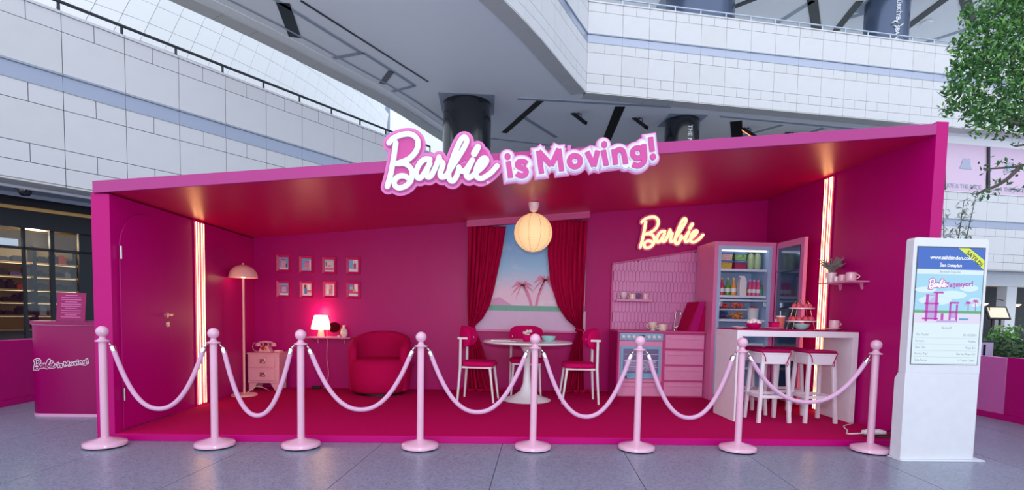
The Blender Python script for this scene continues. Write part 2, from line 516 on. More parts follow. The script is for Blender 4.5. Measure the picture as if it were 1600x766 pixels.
struct('wall_back', MB().box(-12, 6, 58, 58.4, 0, 26), 'white_clad')

# dark glazed storefront under the far end of the bridge
b = MB().box(-2.2, 34, 32.0, 32.3, 0, 9.95)
ws = struct('wall_back_shopfront', b, 'charcoal')
MB().box(-2.2, 34, 31.6, 32.0, 9.2, 9.5).build('shopfront_beam', 'soffit', ws)
for k in range(9):
    x = -1.6 + k * 1.4
    MB().box(x, x + 1.25, 31.93, 31.99, 6.5, 9.1).build('pane', 'dark_glass', ws)
for k in range(3):
    x = .9 + k * 1.1
    t = thing('track_spotlight', 'small black track spotlight under the bridge ceiling, %s from the big black column' % ('nearest', 'second', 'third')[k], 'spotlight', (x, 30.6, 9.3), group='track spotlights under the bridge')
    MB().lathe([(.13, 0), (.13, .35)], (x, 30.6, 9.3), 12).build('housing', 'black', t)
    MB().lathe([(.1, 0), (.1, .02)], (x, 30.6, 9.285), 12).build('lens', 'downlight', t)
    MB().box(x - .02, x + .02, 30.58, 30.62, 9.65, 9.95).build('stem', 'black', t)

# columns
def column(x, y, r, z0, z1, label, m='black_gloss'):
    t = thing('column', label, 'column', (x, y, z0))
    MB().lathe([(r, 0), (r, z1 - z0 - .01)], (x, y, z0), 48).build('shaft', m, t, smooth=40)
    MB().box(x - r * 1.12, x + r * 1.12, y - r * 1.12, y + r * 1.12, z1 - .025, z1 - .005).build('ceiling_plate', 'soffit_groove', t)
    return t
def column_text(t, s, x, y, r, ang, z, size, bold=.0):
    # upright column lettering, reads downwards, facing the hall
    a = R(ang); px = x + math.sin(a) * (r + .012); py = y - math.cos(a) * (r + .012)
    mtx = Matrix.Translation((px, py, z)) @ Matrix.Rotation(a, 4, 'Z') @ Matrix.Rotation(R(90), 4, 'X') @ Matrix.Rotation(R(-90), 4, 'Z')
    return text('lettering', s, size, 'sign_white', t, mtx, .008, bold)
column(-.9, 23.75, 1.02, 0, 9.95, 'big glossy black column behind the roof sign')
c2 = column(8.75, 24.75, .76, 0, 9.95, 'black column with white vertical lettering behind the booth roof')
column_text(c2, 'THE NORTH', 8.75, 24.75, .76, 6, 8.75, .27, .006)
mat('blue_column', '55627c', .25, metal=.6)
column(9.9, 26.2, 1.55, 9.96, 16.3, 'wide blue-grey column behind the upper balcony rail', 'blue_column')
c4 = column(18.9, 26.0, .93, 9.96, 16.3, 'blue-grey column with bank lettering behind the upper balcony rail', 'blue_column')
column_text(c4, 'BANKASI', 18.9, 26.0, .93, -8, 14.1, .25, .005)
column_text(c4, 'TÜRKİYE', 18.9, 26.0, .93, -8, 15.5, .25, .005)
a = R(-8); ex = 18.9 + math.sin(a) * .95; ey = 26.0 - math.cos(a) * .95
sw = MB(); SQ = 0
for pp in ([(-.32, 0), (-.15, .12), (0, .02), (.16, -.12), (.34, .0)], [(.1, .26), (-.06, .18), (.02, .02), (.12, -.14), (-.06, -.26)], [(-.2, -.14), (-.02, -.2), (.1, -.1)]):
    sw.ribbon([Vector(q) for q in smooth_path(pp, 5)], .06, -.01, .01)
sw.v = [(p[0] * .8 + ex, p[1] + ey, p[2] * .8 + 14.8) for p in sw.v]
sw.build('emblem', 'sign_white', c4)

# patio heaters on the bridge ceiling
for i, (x, y, g) in enumerate(((3.95, 24.3, 0), (6.75, 24.6, 0), (12.1, 25.35, 1), (14.45, 25.75, 1))):
    lab = ('black ceiling heater between the big black column and the dark slot', 'black ceiling heater right of the dark slot, its tube unlit', 'black ceiling heater with a pale glowing tube right of the lettered column', 'black ceiling heater with an orange glowing tube, rightmost of the four')[i]
    t = thing('ceiling_heater', lab, 'heater', (x, y, 9.62), group='ceiling heaters')
    b = MB(); b.m = Matrix.Translation((x, y, 9.66)) @ Matrix.Rotation(R(50), 4, 'Z') @ Matrix.Rotation(R(40), 4, 'X')
    b.prism([(-.16, .0), (.16, .0), (.1, .14), (-.1, .14)], -.42, .42); b.m = None
    b.build('hood', 'black', t)
    b = MB(); b.m = Matrix.Translation((x, y, 9.655)) @ Matrix.Rotation(R(50), 4, 'Z') @ Matrix.Rotation(R(40), 4, 'X')
    b.box(-.1, .1, -.34, .34, -.02, .0); b.m = None
    b.build('heating_tube', 'heater_glow' if g else 'steel', t)
    MB().tube([(x - .12, y, 9.74), (x - .12, y, 9.9), (x + .12, y, 9.9), (x + .12, y, 9.74)], .018, 6).build('bracket', 'black', t)
    MB().box(x - .02, x + .02, y - .02, y + .02, 9.89, 9.95).build('stem', 'black', t)
tag(MB().lathe([(.28, 0), (.28, .06), (.16, .1)], (22.2, 27.6, 16.2), 20).build('smoke_detector', 'soffit'), 'round white detector on the upper ceiling by the tree', 'detector')

# pink-glazed shop above the lower right balcony
jn = Vector((-RDv.y, RDv.x))
def jm(s, off):
    p = RA + RDv * s + jn * off
    return Matrix.Translation((p.x, p.y, 0)) @ Matrix.Rotation(math.atan2(RDv.y, RDv.x), 4, 'Z')
mat('joe_pink', 'e3c8e2', .3, var=.03, scale=2)
b = MB(); b.m = jm(0, 1.0); b.box(15.4, 29, .05, .3, 7.0, 9.96); b.m = None
wj = struct('wall_pink_shopfront', b, 'soffit')
xs = [15.5, 18.05, 20.6, 23.15, 25.7, 28.25]
for k in range(5):
    b = MB(); b.m = jm(0, 1.0); b.box(xs[k] + .05, xs[k + 1] - .05, 0, .05, 7.35, 9.6); b.m = None
    b.build('pane', 'joe_pink', wj)
    b = MB(); b.m = jm(0, 1.0); b.bar((xs[k] - .08, -.03, 9.55), (xs[k] + .12, -.03, 7.3), .12, .1); b.m = None
    b.build('mullion', 'charcoal', wj)
    b = MB(); b.m = jm(0, 1.0); b.box(xs[k] + .1, xs[k + 1] - .1, -.04, .06, 7.1, 7.3); b.m = None
    b.build('vent', 'black', wj)
    if k in (1, 2):
        sc = (xs[k] + xs[k + 1]) / 2
        text('lettering', 'JOE & THE JUICE', .27, 'band_metal', wj, jm(sc, .985) @ face_front(0, 0, 7.62), .004, .004)
        b = MB(); b.m = jm(sc, .985)
        b.prism([(-.36, 8.45), (.36, 8.45), (.26, 8.62), (.2, 8.95), (.05, 8.86), (-.05, 8.95), (-.2, 8.86), (-.26, 8.62)], -.01, .0); b.m = None
        b.build('emblem', 'band_metal', wj)

# café under the lower right balcony
b = MB(); b.m = jm(0, 0); b.box(6, 32, .3, 7, 3.62, 3.9); b.m = None
struct('ceiling_cafe', b, 'soffit')
b = MB(); b.m = jm(0, 0); b.box(6, 32, 6.5, 6.8, 0, 3.62); b.m = None
mat('cafe_wall', '8a7a5e', .7, var=.2, scale=1)
wcf = struct('wall_cafe', b, 'cafe_wall')
for s in (20.2, 22.1, 24.3, 26.6):
    b = MB(); b.m = jm(s, 2.3); b.box(-.32, .32, 0, .5, 0, 3.62); b.m = None
    b.build('pier', 'soffit', wcf)
    b = MB(); b.m = jm(s + 1.1, 4.6); b.lathe([(.09, 0), (.22, .12)], (0, 0, 2.05), 14); b.m = None
    b.build('wall_sconce', 'lamp_glow', wcf)
    b = MB(); b.m = jm(s + .4, 4.0); b.box(0, 1.3, 0, .2, 3.1, 3.25); b.m = None
    b.build('light_bar', 'wood_shelf', wcf)
b = MB(); b.m = jm(0, 2.2); b.box(6, 32, 0, .3, 3.0, 3.62); b.m = None
b.build('header', 'soffit', wcf)

# ------------------------------------------------------------------ shop under the left balcony
SM = Matrix.Translation((LA.x, LA.y, 0)) @ Matrix.Rotation(R(54), 4, 'Z')
def sb(*bx):
    b = MB(); b.m = SM
    for q in bx: b.box(*q)
    b.m = None
    return b
mat('shop_soffit', '8c97a4', .6, var=.03)
mat('shop_dark', '1b2028', .45)
sc_ = struct('ceiling_shop', sb((-5, 11, .3, 2.5, 3.58, 3.7)), 'shop_soffit')
sb((-5, 11, .75, .85, 3.53, 3.58)).build('ceiling_trim', 'white_clad', sc_)
sb((-5, 11, 1.75, 1.8, 3.5, 3.58)).build('ceiling_trim', 'soffit_groove', sc_)
wsh = struct('wall_shop', sb((-5, 11, 2.3, 2.7, 2.88, 3.6)), 'shop_dark')
sb((-5, 11, 2.22, 2.34, 3.28, 3.36)).build('cove_trim', 'gold', wsh)
sb((-5, 11, 5.3, 5.5, 0, 3.6)).build('back_wall', 'shop_wall', wsh)
sb((-5, 11, 2.7, 5.4, 3.3, 3.4)).build('inner_ceiling', 'shop_wall', wsh)
for s0, s1 in ((-3.9, -1.7), (-1.7, .42), (.42, 1.5), (1.5, 2.02), (2.55, 4.6)):
    sb((s0 + .03, s1 - .03, 2.48, 2.5, .1, 2.82)).build('pane', 'shop_glass', wsh)
for s, w in ((-1.7, .08), (.42, .1), (.98, .05), (1.5, .08), (2.28, .5), (4.6, .1)):
    sb((s - w / 2, s + w / 2, 2.42, 2.54, 0, 2.88)).build('mullion', 'shop_dark', wsh)
sb((-5, 5, 2.42, 2.54, 2.4, 2.46)).build('transom', 'shop_dark', wsh)
SHZ = (.45, .81, 1.14, 1.46, 1.80, 2.15)
pc = ['26282e', '1c1c20', '3c3f48', '4a3e70', 'd8d8dc', '15161a', 'b83a2a', '5a4a90', '2a2c30', '888a90']
for i, h in enumerate(pc): mat('product_%d' % i, h, .5)
k = 0
for bi, (s0, s1) in enumerate(((-.35, .55), (.62, 1.5), (1.57, 2.45), (2.52, 3.4))):
    pos = ('leftmost', 'second from left', 'third from left', 'rightmost')[bi]
    t = thing('display_shelf', 'lit wooden shop shelving bay behind the dark glass front, %s' % pos, 'shelving', SM @ Vector(((s0 + s1) / 2, 3.95, 0)), group='shop shelving bays')
    for z in SHZ: sb((s0, s1, 3.75, 4.15, z, z + .035)).build('shelf_board', 'wood_shelf', t)
    sb((s0 - .03, s0, 3.75, 4.15, 0, 2.6)).build('upright', 'black', t); sb((s1, s1 + .03, 3.75, 4.15, 0, 2.6)).build('upright', 'black', t)
    sb((s0, s1, 4.14, 4.16, 0, 2.6)).build('back_panel', 'shop_wall', t)
    for z in SHZ[1:]: sb((s0 + .02, s1 - .02, 3.9, 3.92, z - .008, z)).build('shelf_light', 'lamp_glow', t)
    for zi, z in enumerate(SHZ[1:]):
        s = s0 + .05
        while s < s1 - .12:
            w = random.uniform(.1, .24); h = random.uniform(.08, .22); w = min(w, s1 - s - .02)
            b = sb((s, s + w, 3.82, 4.05, z + .035, z + .035 + h), (s + w * .2, s + w * .8, 3.86, 4.0, z + .035 + h, z + .035 + h * 1.25))
            o = b.build('shop_product', 'product_%d' % random.choice((0, 1, 2, 5, 8, 0, 1, 4, 5, 1, 7, 9, 0, 8, 5, 6)))
            tag(o, 'boxed product on the %s shelf, %s lit shop bay behind glass' % (('lowest', 'second lowest', 'middle', 'second highest', 'top')[zi], pos), 'product', 'products on the shop shelves')
            b = sb((s + w * .1, s + w * .6, 3.76, 3.765, z + .035, z + .075)); 
            s += w + random.uniform(.02, .06)
pl = SM @ Vector((1.4, 3.2, 2.7)); point_light('shop_lamp', pl, 60, (1, .8, .55), r=.2)
for i, (s, y, z) in enumerate(((-.15, 1.9, 3.53), (.75, 2.9, 3.27), (1.75, 3.0, 3.27))):
    p = SM @ Vector((s, y, z))
    t = thing('downlight', ('round warm downlight in the soffit at the left picture edge', 'round warm downlight inside the shop above the shelves', 'small warm downlight inside the shop beside the booth')[i], 'lamp', p, group='shop downlights')
    MB().lathe([(.14, 0), (.16, .05)], p, 20).build('ring', 'charcoal', t)
    MB().lathe([(.12, -.006), (.12, .01)], p, 20).build('lens', 'downlight', t)
p = SM @ Vector((.62, .95, 3.5))
t = thing('dome_camera', 'black dome security camera under the left balcony', 'camera', p)
MB().lathe([(.17, .04), (.17, .08)], p, 20).build('mount', 'charcoal', t)
MB().lathe([(.001, -.1), (.07, -.085), (.115, -.03), (.12, .04)], p, 20).build('dome', 'black_gloss', t, smooth=60)
o = sb((.45, 1.0, 2.9, 2.95, 2.5, 2.66)).build('shop_light_box', 'white_clad'); tag(o, 'white rectangular light box hanging inside the shop', 'light')
MATS['shop_light'] = mat('shop_light', 'eef4ff', .5, emit=1.2); o.data.materials[0] = M('shop_light')

# low pink hoardings
t = thing('pink_hoarding', 'low dark pink hoarding at the left picture edge before the shop', 'barrier', (-5.45, 6.9, 0))
MB().box(-5.47, -5.37, 4.4, 9.5, .07, .74).build('panel', 'pink_paint', t, bevel=.004)
MB().box(-5.48, -5.35, 4.4, 9.5, 0, .07).build('plinth', 'pink_paint', t)
mat('pink_light_panel', 'd26ab4', .35, var=.03)
t = thing('pink_hoarding', 'low two-tone pink hoarding behind the touch screen at right', 'barrier', (6.25, 6.2, 0))
MB().box(6.2, 6.3, 6.14, 7.9, .07, .745).build('light_panel', 'pink_light_panel', t, bevel=.004)
MB().box(6.2, 6.3, 3.2, 6.13, .07, .755).build('dark_panel', 'pink_paint', t, bevel=.004)
MB().box(6.18, 6.32, 3.2, 7.9, 0, .07).build('plinth', 'pink_paint', t)

# ------------------------------------------------------------------ greenery
def leaves(name, pts, size, m, parent, aspect=.45, kind='stuff', droop=.3):
    b = MB()
    for p in pts:
        e = Euler((random.uniform(-1.2, 1.2), random.uniform(-1.2, 1.2), random.uniform(0, 2 * PI))).to_matrix()
        s = size * random.uniform(.6, 1.25)
        q = [(-s * .5, 0, 0), (-s * .1, s * aspect * .5, .02 * s), (s * .5, 0, -.12 * s), (-s * .1, -s * aspect * .5, .02 * s)]
        b.add([Vector(p) + e @ Vector(v) for v in q], [(0, 1, 2, 3)])
    o = b.build(name, m, parent)
    if kind: o['kind'] = kind
    return o
rnd = random.Random(11)
tr = thing('leafy_tree', 'leafy green tree overhanging from the right picture edge', 'tree', (14.2, 12.2, 0))
b = MB(); b.tube(smooth_path([(14.2, 12.2, 0), (14.1, 12.2, 2.0), (13.9, 12.1, 4.2), (13.4, 12, 6.2), (13.0, 12, 8.2)], 6), [.2] * 8 + [.15] * 9 + [.1] * 8, 10)
b.build('trunk', 'bark', tr, smooth=60)
BR = [[(13.8, 12.1, 4.9), (13.0, 11.9, 5.55), (12.2, 11.8, 5.62), (11.6, 11.9, 5.8), (11.0, 11.9, 6.2)],
      [(13.5, 12, 5.9), (12.6, 12.2, 6.6), (11.8, 12.1, 6.9), (10.9, 12, 7.0)], [(13.4, 12, 6.4), (12.5, 11.8, 7.5), (11.7, 12, 8.0), (11.2, 12.1, 8.4)],
      [(13.2, 12, 7), (12.6, 12.4, 8.2), (12.0, 12.3, 9.2)], [(12.2, 11.8, 5.62), (11.5, 11.6, 5.5), (10.9, 11.6, 5.7)],
      [(13.9, 12.1, 4.2), (13.1, 11.7, 4.75), (12.3, 11.5, 4.72), (11.5, 11.5, 4.55), (10.85, 11.6, 4.5)],
      [(12.3, 11.5, 4.72), (11.9, 11.4, 5.0), (11.3, 11.4, 4.95)], [(11.6, 11.5, 4.58), (11.2, 11.5, 4.2), (10.7, 11.6, 3.95)],
      [(13.1, 11.7, 4.75), (12.6, 11.6, 4.3), (12.2, 11.5, 3.95)], [(12.3, 11.5, 4.72), (11.9, 11.5, 4.45), (11.7, 11.5, 4.1)]]
for q in BR:
    pp = smooth_path(q, 5); n = len(pp)
    MB().tube(pp, [.055 * (1 - .75 * i / n) for i in range(n)], 6).build('branch', 'bark', tr, smooth=60)
LP = []; LP2 = []
clus = [(11.6, 12.0, 8.3, 1.0), (12.3, 12.0, 7.6, 1.2), (11.2, 12.0, 7.35, .75), (11.9, 12.0, 6.7, .95), (10.75, 11.9, 6.65, .55), (10.6, 11.9, 6.1, .42), (11.3, 11.8, 6.0, .62), (12.6, 12, 6.6, .9), (12.2, 11.8, 5.95, .6), (10.95, 11.8, 5.6, .4), (11.6, 11.8, 5.6, .45), (12.9, 12, 8.3, 1.1), (10.85, 12, 7.0, .4), (13.2, 12, 7.4, 1.0), (12.4, 12, 9, 1.1), (10.7, 11.8, 5.85, .3), (12.6, 11.8, 5.75, .4), (12.0, 11.7, 5.5, .32), (11.0, 12, 7.9, .5), (10.3, 11.9, 6.35, .3), (10.25, 11.9, 5.9, .24), (10.45, 11.9, 6.75, .34), (10.55, 12, 7.3, .34)]
for cx_, cy_, cz_, r in clus:
    for i in range(int(950 * r * r)):
        u = Vector((rnd.gauss(0, 1), rnd.gauss(0, 1), rnd.gauss(0, 1))).normalized() * r * rnd.random() ** .45
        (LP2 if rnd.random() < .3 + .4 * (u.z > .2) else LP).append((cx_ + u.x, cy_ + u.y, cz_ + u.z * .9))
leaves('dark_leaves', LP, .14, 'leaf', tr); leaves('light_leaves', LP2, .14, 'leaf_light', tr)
tw = []
for q in BR[5:]:
    for p in smooth_path(q, 6)[6:]:
        for i in range(4): tw.append((p[0] + rnd.gauss(0, .12), p[1] + rnd.gauss(0, .12), p[2] + rnd.gauss(0, .12)))
leaves('twig_leaves', tw, .13, 'leaf', tr)
ol = thing('olive_shrub', 'slender grey-green olive shrub rising behind the touch screen', 'shrub', (10.9, 12.4, 0))
b = MB()
for k in range(7):
    a = k * .9; b.tube([(10.9, 12.4, 0), (10.9 + .1 * math.cos(a), 12.4 + .1 * math.sin(a), 1.6), (10.9 + .42 * math.cos(a), 12.4 + .4 * math.sin(a), 3.1 + .16 * k)], [.03, .02, .006], 6)
b.build('stems', 'bark', ol)
pts = []
for k in range(7):
    a = k * .9
    for i in range(70):
        t_ = rnd.uniform(.2, 1); pts.append((10.9 + (.1 + .34 * t_) * math.cos(a) + rnd.gauss(0, .08), 12.4 + (.1 + .3 * t_) * math.sin(a) + rnd.gauss(0, .08), 1.6 + t_ * (1.55 + .16 * k) + rnd.gauss(0, .06)))
leaves('leaves', pts, .16, 'leaf_grey', ol, .28)
hd = thing('clipped_hedge', 'clipped dark green hedge behind the two-tone pink hoarding', 'hedge', (8.9, 8.5, 0))
MB().box(8.45, 9.4, 5.2, 12, 0, .3).build('planter', 'charcoal', hd)
pts = [(rnd.uniform(8.35, 9.5), rnd.uniform(7, 10.5), .2 + .68 * rnd.random() ** .6) for i in range(7000)]
mat('leaf_hedge', '3f5d3a', .6, var=.5, scale=5)
leaves('leaves', pts, .075, 'leaf_hedge', hd, .6)
MB().box(8.5, 9.3, 5.3, 11.9, .25, .72).build('core', 'leaf_hedge', hd)
# café terrace behind the hedge
mat('bin_lilac', 'b7a3c9', .4)
t = thing('litter_bin', 'lilac litter bin with a black slot beside the touch screen', 'bin', (8.15, 8.45, 0))
MB().box(8.0, 8.26, 8.42, 8.7, 0, .84).build('body', 'bin_lilac', t, bevel=.01); MB().box(8.08, 8.11, 8.405, 8.42, .6, .8).build('slot', 'black', t); MB().box(7.99, 8.27, 8.41, 8.71, .84, .86).build('lid', 'charcoal', t)
mx, my = 15.7, 16.0
t = thing('menu_stand', 'black menu stand with a lit cream menu board in front of the café', 'menu stand', (mx, my, 0))
MB().box(mx - .2, mx + .2, my - .15, my + .15, 0, .03).build('base', 'black', t)
MB().box(mx - .12, mx - .07, my, my + .04, 0, 1.3).build('leg', 'black', t); MB().box(mx + .12, mx + .17, my, my + .04, 0, 1.3).build('leg', 'black', t)
b = MB(); b.m = Matrix.Translation((mx, my - .03, 1.43)) @ Matrix.Rotation(R(-12), 4, 'Z') @ Matrix.Rotation(R(-32), 4, 'X'); b.box(-.3, .3, -.02, .02, -.23, .23); b.m = None
b.build('board_frame', 'black', t)
mat('menu_paper', 'f1dfc4', .6, emit=.25)
b = MB(); b.m = Matrix.Translation((mx, my - .03, 1.43)) @ Matrix.Rotation(R(-12), 4, 'Z') @ Matrix.Rotation(R(-32), 4, 'X'); b.box(-.25, .25, -.03, -.02, -.18, .18); b.m = None
b.build('menu_page', 'menu_paper', t)
MB().tube(smooth_path([(mx - .15, my + .02, 1.3), (mx - .2, my + .05, 1.7), (mx - .05, my + .02, 1.85), (mx + .2, my, 1.82)], 6), .012, 6).build('lamp_arm', 'black', t)
for i, (x, y, rz) in enumerate(((11.3, 11.5, .2), (12.2, 11.5, -.1), (13.2, 12.2, .1))):
    t = thing('terrace_table', ('white slatted terrace table behind the hedge beside the litter bin', 'white slatted terrace table behind the hedge under the menu board', 'white slatted terrace table behind the hedge at the right picture edge')[i], 'table', (x, y, 0), rz, group='white café tables')
    for k in range(6): MB().box(-.4, .4, -.36 + k * .12, -.36 + k * .12 + .1, .72, .75).build('slat', 'white_paint', t, world=False)
    MB().box(-.03, .03, -.03, .03, .02, .72).build('leg', 'white_paint', t, world=False); MB().lathe([(.22, 0), (.2, .03)], n=18).build('base', 'white_paint', t, world=False)
for i, (x, y) in enumerate(((13.2, 14.6), (15.2, 15.2))):
    t = thing('potted_shrub', ('leafy green potted shrub behind the terrace tables left of the menu stand', 'leafy green potted shrub behind the terrace tables right of the menu stand')[i], 'plant', (x, y, 0), group='café shrubs')
    MB().lathe([(.16, 0), (.22, .5)], (x, y, 0), 16).build('pot', 'charcoal', t)
    pts = [(x + rnd.gauss(0, .18), y + rnd.gauss(0, .18), .55 + abs(rnd.gauss(0, .22))) for _ in range(260)]
    leaves('leaves', pts, .17, 'leaf_light', t)

# ------------------------------------------------------------------ the pink booth
CZ = lambda x: 2.112 + (x + 3.16) * .101
FZ = .066
BY = 7.65
fb_ = struct('floor_booth', MB().box(-3.31, 4.10, 4.785, 7.75, 0, .06), 'pink_paint', bevel=.003)
MB().box(-3.16, 3.99, 4.79, 7.65, .06, FZ).build('carpet', 'pink_carpet', fb_)
wl_ = struct('wall_booth_left', MB().box(-3.31, -3.16, 4.785, 7.75, .06, 2.098), 'pink_paint', bevel=.003)
struct('wall_booth_right', MB().box(3.99, 4.10, 4.765, 7.75, .06, 2.945), 'pink_paint', bevel=.003)
struct('wall_booth_back', MB().prism([(-3.16, FZ), (3.99, FZ), (3.99, CZ(3.99)), (-3.16, CZ(-3.16))], 7.65, 7.75), 'pink_paint')
struct('ceiling_booth', MB().prism([(-3.28, CZ(-3.28)), (3.99, CZ(3.99)), (3.99, CZ(3.99) + .09), (-3.28, CZ(-3.28) + .09)], 4.80, 7.75), 'pink_ceiling')
struct('trim_1', MB().prism([(-3.28, CZ(-3.28) - .004), (3.99, CZ(3.99) - .004), (3.99, CZ(3.99) + .094), (-3.28, CZ(-3.28) + .094)], 4.765, 4.80), 'pink_fascia', bevel=.002)
# arched door in the left wall
yc, rd = 5.26, .375
pol = [(yc - rd, .075), (yc + rd, .075)] + [(yc + rd * math.cos(R(a)), 1.66 + .345 * math.sin(R(a))) for a in range(0, 181, 10)]
dr = struct('door_1', MB().prism(pol, -3.16, -3.148, 'x'), 'pink_paint', bevel=.004)
ed = [(-3.155, p[0], p[1]) for p in pol[1:] + [pol[0]]]
mat('door_gap', '84044e', .8)
MB().tube(ed, .0026, 5).build('door_gap', 'door_gap', dr)
MB().box(-3.157, -3.144, yc - rd, yc + rd, .066, .074).build('threshold', 'door_gap', dr)
for z in (1.62, .39): MB().tube([(-3.135, yc - rd - .005, z - .055), (-3.135, yc - rd - .005, z + .055)], .011, 10).build('hinge', 'chrome', dr, smooth=50)
h = MB().box(-3.148, -3.14, yc + .28, yc + .32, 1.055, 1.1); h.tube([(-3.145, yc + .3, 1.08), (-3.10, yc + .3, 1.08), (-3.09, yc + .29, 1.08), (-3.09, yc + .17, 1.08)], .011, 8)
h.build('door_handle', 'chrome', dr, smooth=50)
MB().box(-3.148, -3.136, yc + .275, yc + .325, .96, 1.01).build('lock_plate', 'chrome', dr, bevel=.003)

# LED strips on the side walls
def leds(x, sgn, ys, z1, label):
    t = thing('led_wall_light', label, 'light', (x, sum(ys) / len(ys), FZ), group='LED wall lights')
    MB().box(min(x, x + sgn * .012), max(x, x + sgn * .012), min(ys) - .03, max(ys) + .03, FZ, z1 - .005).build('backing_panel', 'pink_paint', t, bevel=.002)
    for y in ys: MB().tube([(x + sgn * .02, y, FZ + .02), (x + sgn * .02, y, z1 - .03)], .005, 8).build('led_tube', 'led', t, smooth=60)
leds(-3.16, 1, (6.125, 6.17, 6.235, 6.28), CZ(-3.16), 'four upright warm LED tubes on the left wall beside the door')
leds(3.99, -1, (6.19, 6.228, 6.282, 6.32), CZ(3.99), 'four upright warm LED tubes on the right wall behind the bar')

# ------------------------------------------------------------------ lettering: script logo and block words
SCRIPT = {
 'B':[[(-773,2575),(-791,2448),(-813,2322),(-842,2212)],[(-830,2573),(-803,2605),(-754,2633),(-690,2651),(-636,2647),(-595,2612),(-588,2559),(-612,2499),(-670,2443),(-761,2404)],[(-761,2404),(-707,2408),(-659,2385),(-635,2336),(-646,2268),(-691,2219),(-751,2204),(-783,2232),(-777,2273),(-740,2301),(-697,2303),(-674,2290)]],
 'a':[[(-488,2450),(-529,2448),(-572,2411),(-599,2347),(-592,2297),(-564,2293),(-528,2340),(-488,2413)],[(-488,2418),(-510,2359),(-512,2313),(-496,2300),(-473,2314)]],
 'r':[[(-473,2314),(-433,2397),(-409,2470)],[(-409,2470),(-404,2439),(-378,2422),(-382,2390),(-399,2335),(-391,2306),(-366,2307),(-340,2328)]],
 'b':[[(-340,2328),(-300,2393),(-242,2485),(-186,2586),(-181,2627),(-202,2641),(-230,2616),(-274,2520),(-309,2419),(-327,2346),(-322,2292),(-296,2273),(-267,2303),(-244,2367),(-242,2390)],[(-242,2390),(-226,2363),(-203,2359),(-176,2378)]],
 'i':[[(-176,2378),(-129,2454)],[(-129,2454),(-166,2374),(-179,2328),(-161,2306),(-129,2321),(-101,2349)],[(-85,2562),(-115,2507)]],
 'e':[[(-101,2349),(-51,2392),(-11,2443),(-16,2470),(-48,2464),(-84,2413),(-100,2354),(-87,2313),(-45,2305),(19,2344),(60,2386),(80,2412)]]}
BLOCK = {
 'i':[[(175,2454),(197,2316)],[(168,2497),(168,2492)]],
 's':[[(335,2441),(306,2457),(268,2454),(252,2429),(274,2409),(314,2396),(332,2371),(314,2342),(275,2339),(248,2355)]],
 'M':[[(462,2360),(432,2551)],[(432,2547),(544,2432),(604,2574)],[(604,2574),(634,2387)]],
 'o':[[(792,2477),(788,2457),(775,2440),(757,2431),(735,2430),(716,2438),(703,2454),(697,2474),(702,2494),(714,2510),(733,2520),(754,2520),(773,2512),(787,2497)]],
 'v':[[(846,2558),(910,2437)],[(910,2437),(939,2570)]],
 'i2':[[(987,2576),(1018,2446)],[(994,2626),(994,2620)]],
 'n':[[(1078,2586),(1098,2457)],[(1087,2539),(1105,2576),(1140,2583),(1164,2559),(1185,2469)]],
 'g':[[(1330,2562),(1327,2543),(1315,2527),(1297,2518),(1277,2518),(1259,2525),(1246,2540),(1241,2559),(1244,2578),(1256,2593),(1274,2602),(1294,2603),(1312,2595),(1325,2581)],[(1334,2635),(1348,2520),(1332,2474),(1289,2453),(1246,2465)]],
 '!':[[(1392,2699),(1412,2577)],[(1420,2535),(1421,2531)]]}
import numpy as np
FILL = [[(-740,2560),(-660,2570),(-650,2520),(-720,2450)],[(-730,2340),(-690,2330)],[(-555,2370),(-440,2360),(-300,2350),(-130,2380),(-60,2350)],[(-240,2500),(-215,2560)],[(-150,2510),(-60,2500)]]
def xf2(p, tr): return (tr[0] + (p[0] / 1000 - tr[3]) * tr[2], tr[1] + (p[1] / 1000 - tr[4]) * tr[2])
def script_segs(keys, tr, fill=False):
    S = []
    for k in keys:
        for pth in SCRIPT[k]:
            q = [Vector(xf2(p, tr)) for p in pth]
            hw = .0225 * (1.2 if len(pth) == 2 and pth[0][1] > 2550 else 1)
            q = smooth_path(q, 6) if len(q) > 2 else q
            S += [(p0_, p1_, hw * tr[2], 0) for p0_, p1_ in zip(q, q[1:])]
    if fill:
        for pth in FILL:
            q = [Vector(xf2(p, tr)) for p in pth]; S += [(p0_, p1_, .05 * tr[2], 0) for p0_, p1_ in zip(q, q[1:])]
    return S
def block_segs(keys, tr):
    S = []
    for k in keys:
        for j, pth in enumerate(BLOCK[k]):
            q = [Vector(xf2(p, tr)) for p in pth]
            if len(q) == 2 and (q[0] - q[1]).length < .012 * tr[2]: S.append((q[0], q[1], .026 * tr[2], 0)); continue
            if len(q) > 4:
                if k in ('o', 'g') and j == 0: q = smooth_path(q, 3, closed=True); q.append(q[0])
                else: q = smooth_path(q, 5)
                n = len(q) - 1
                S += [(p0_, p1_, .0225 * tr[2], (0 if k in ('o',) or (k == 'g' and j == 0) else 2)) for p0_, p1_ in zip(q, q[1:])]
            else: S += [(p0_, p1_, .0225 * tr[2], 1) for p0_, p1_ in zip(q, q[1:])]
    return S
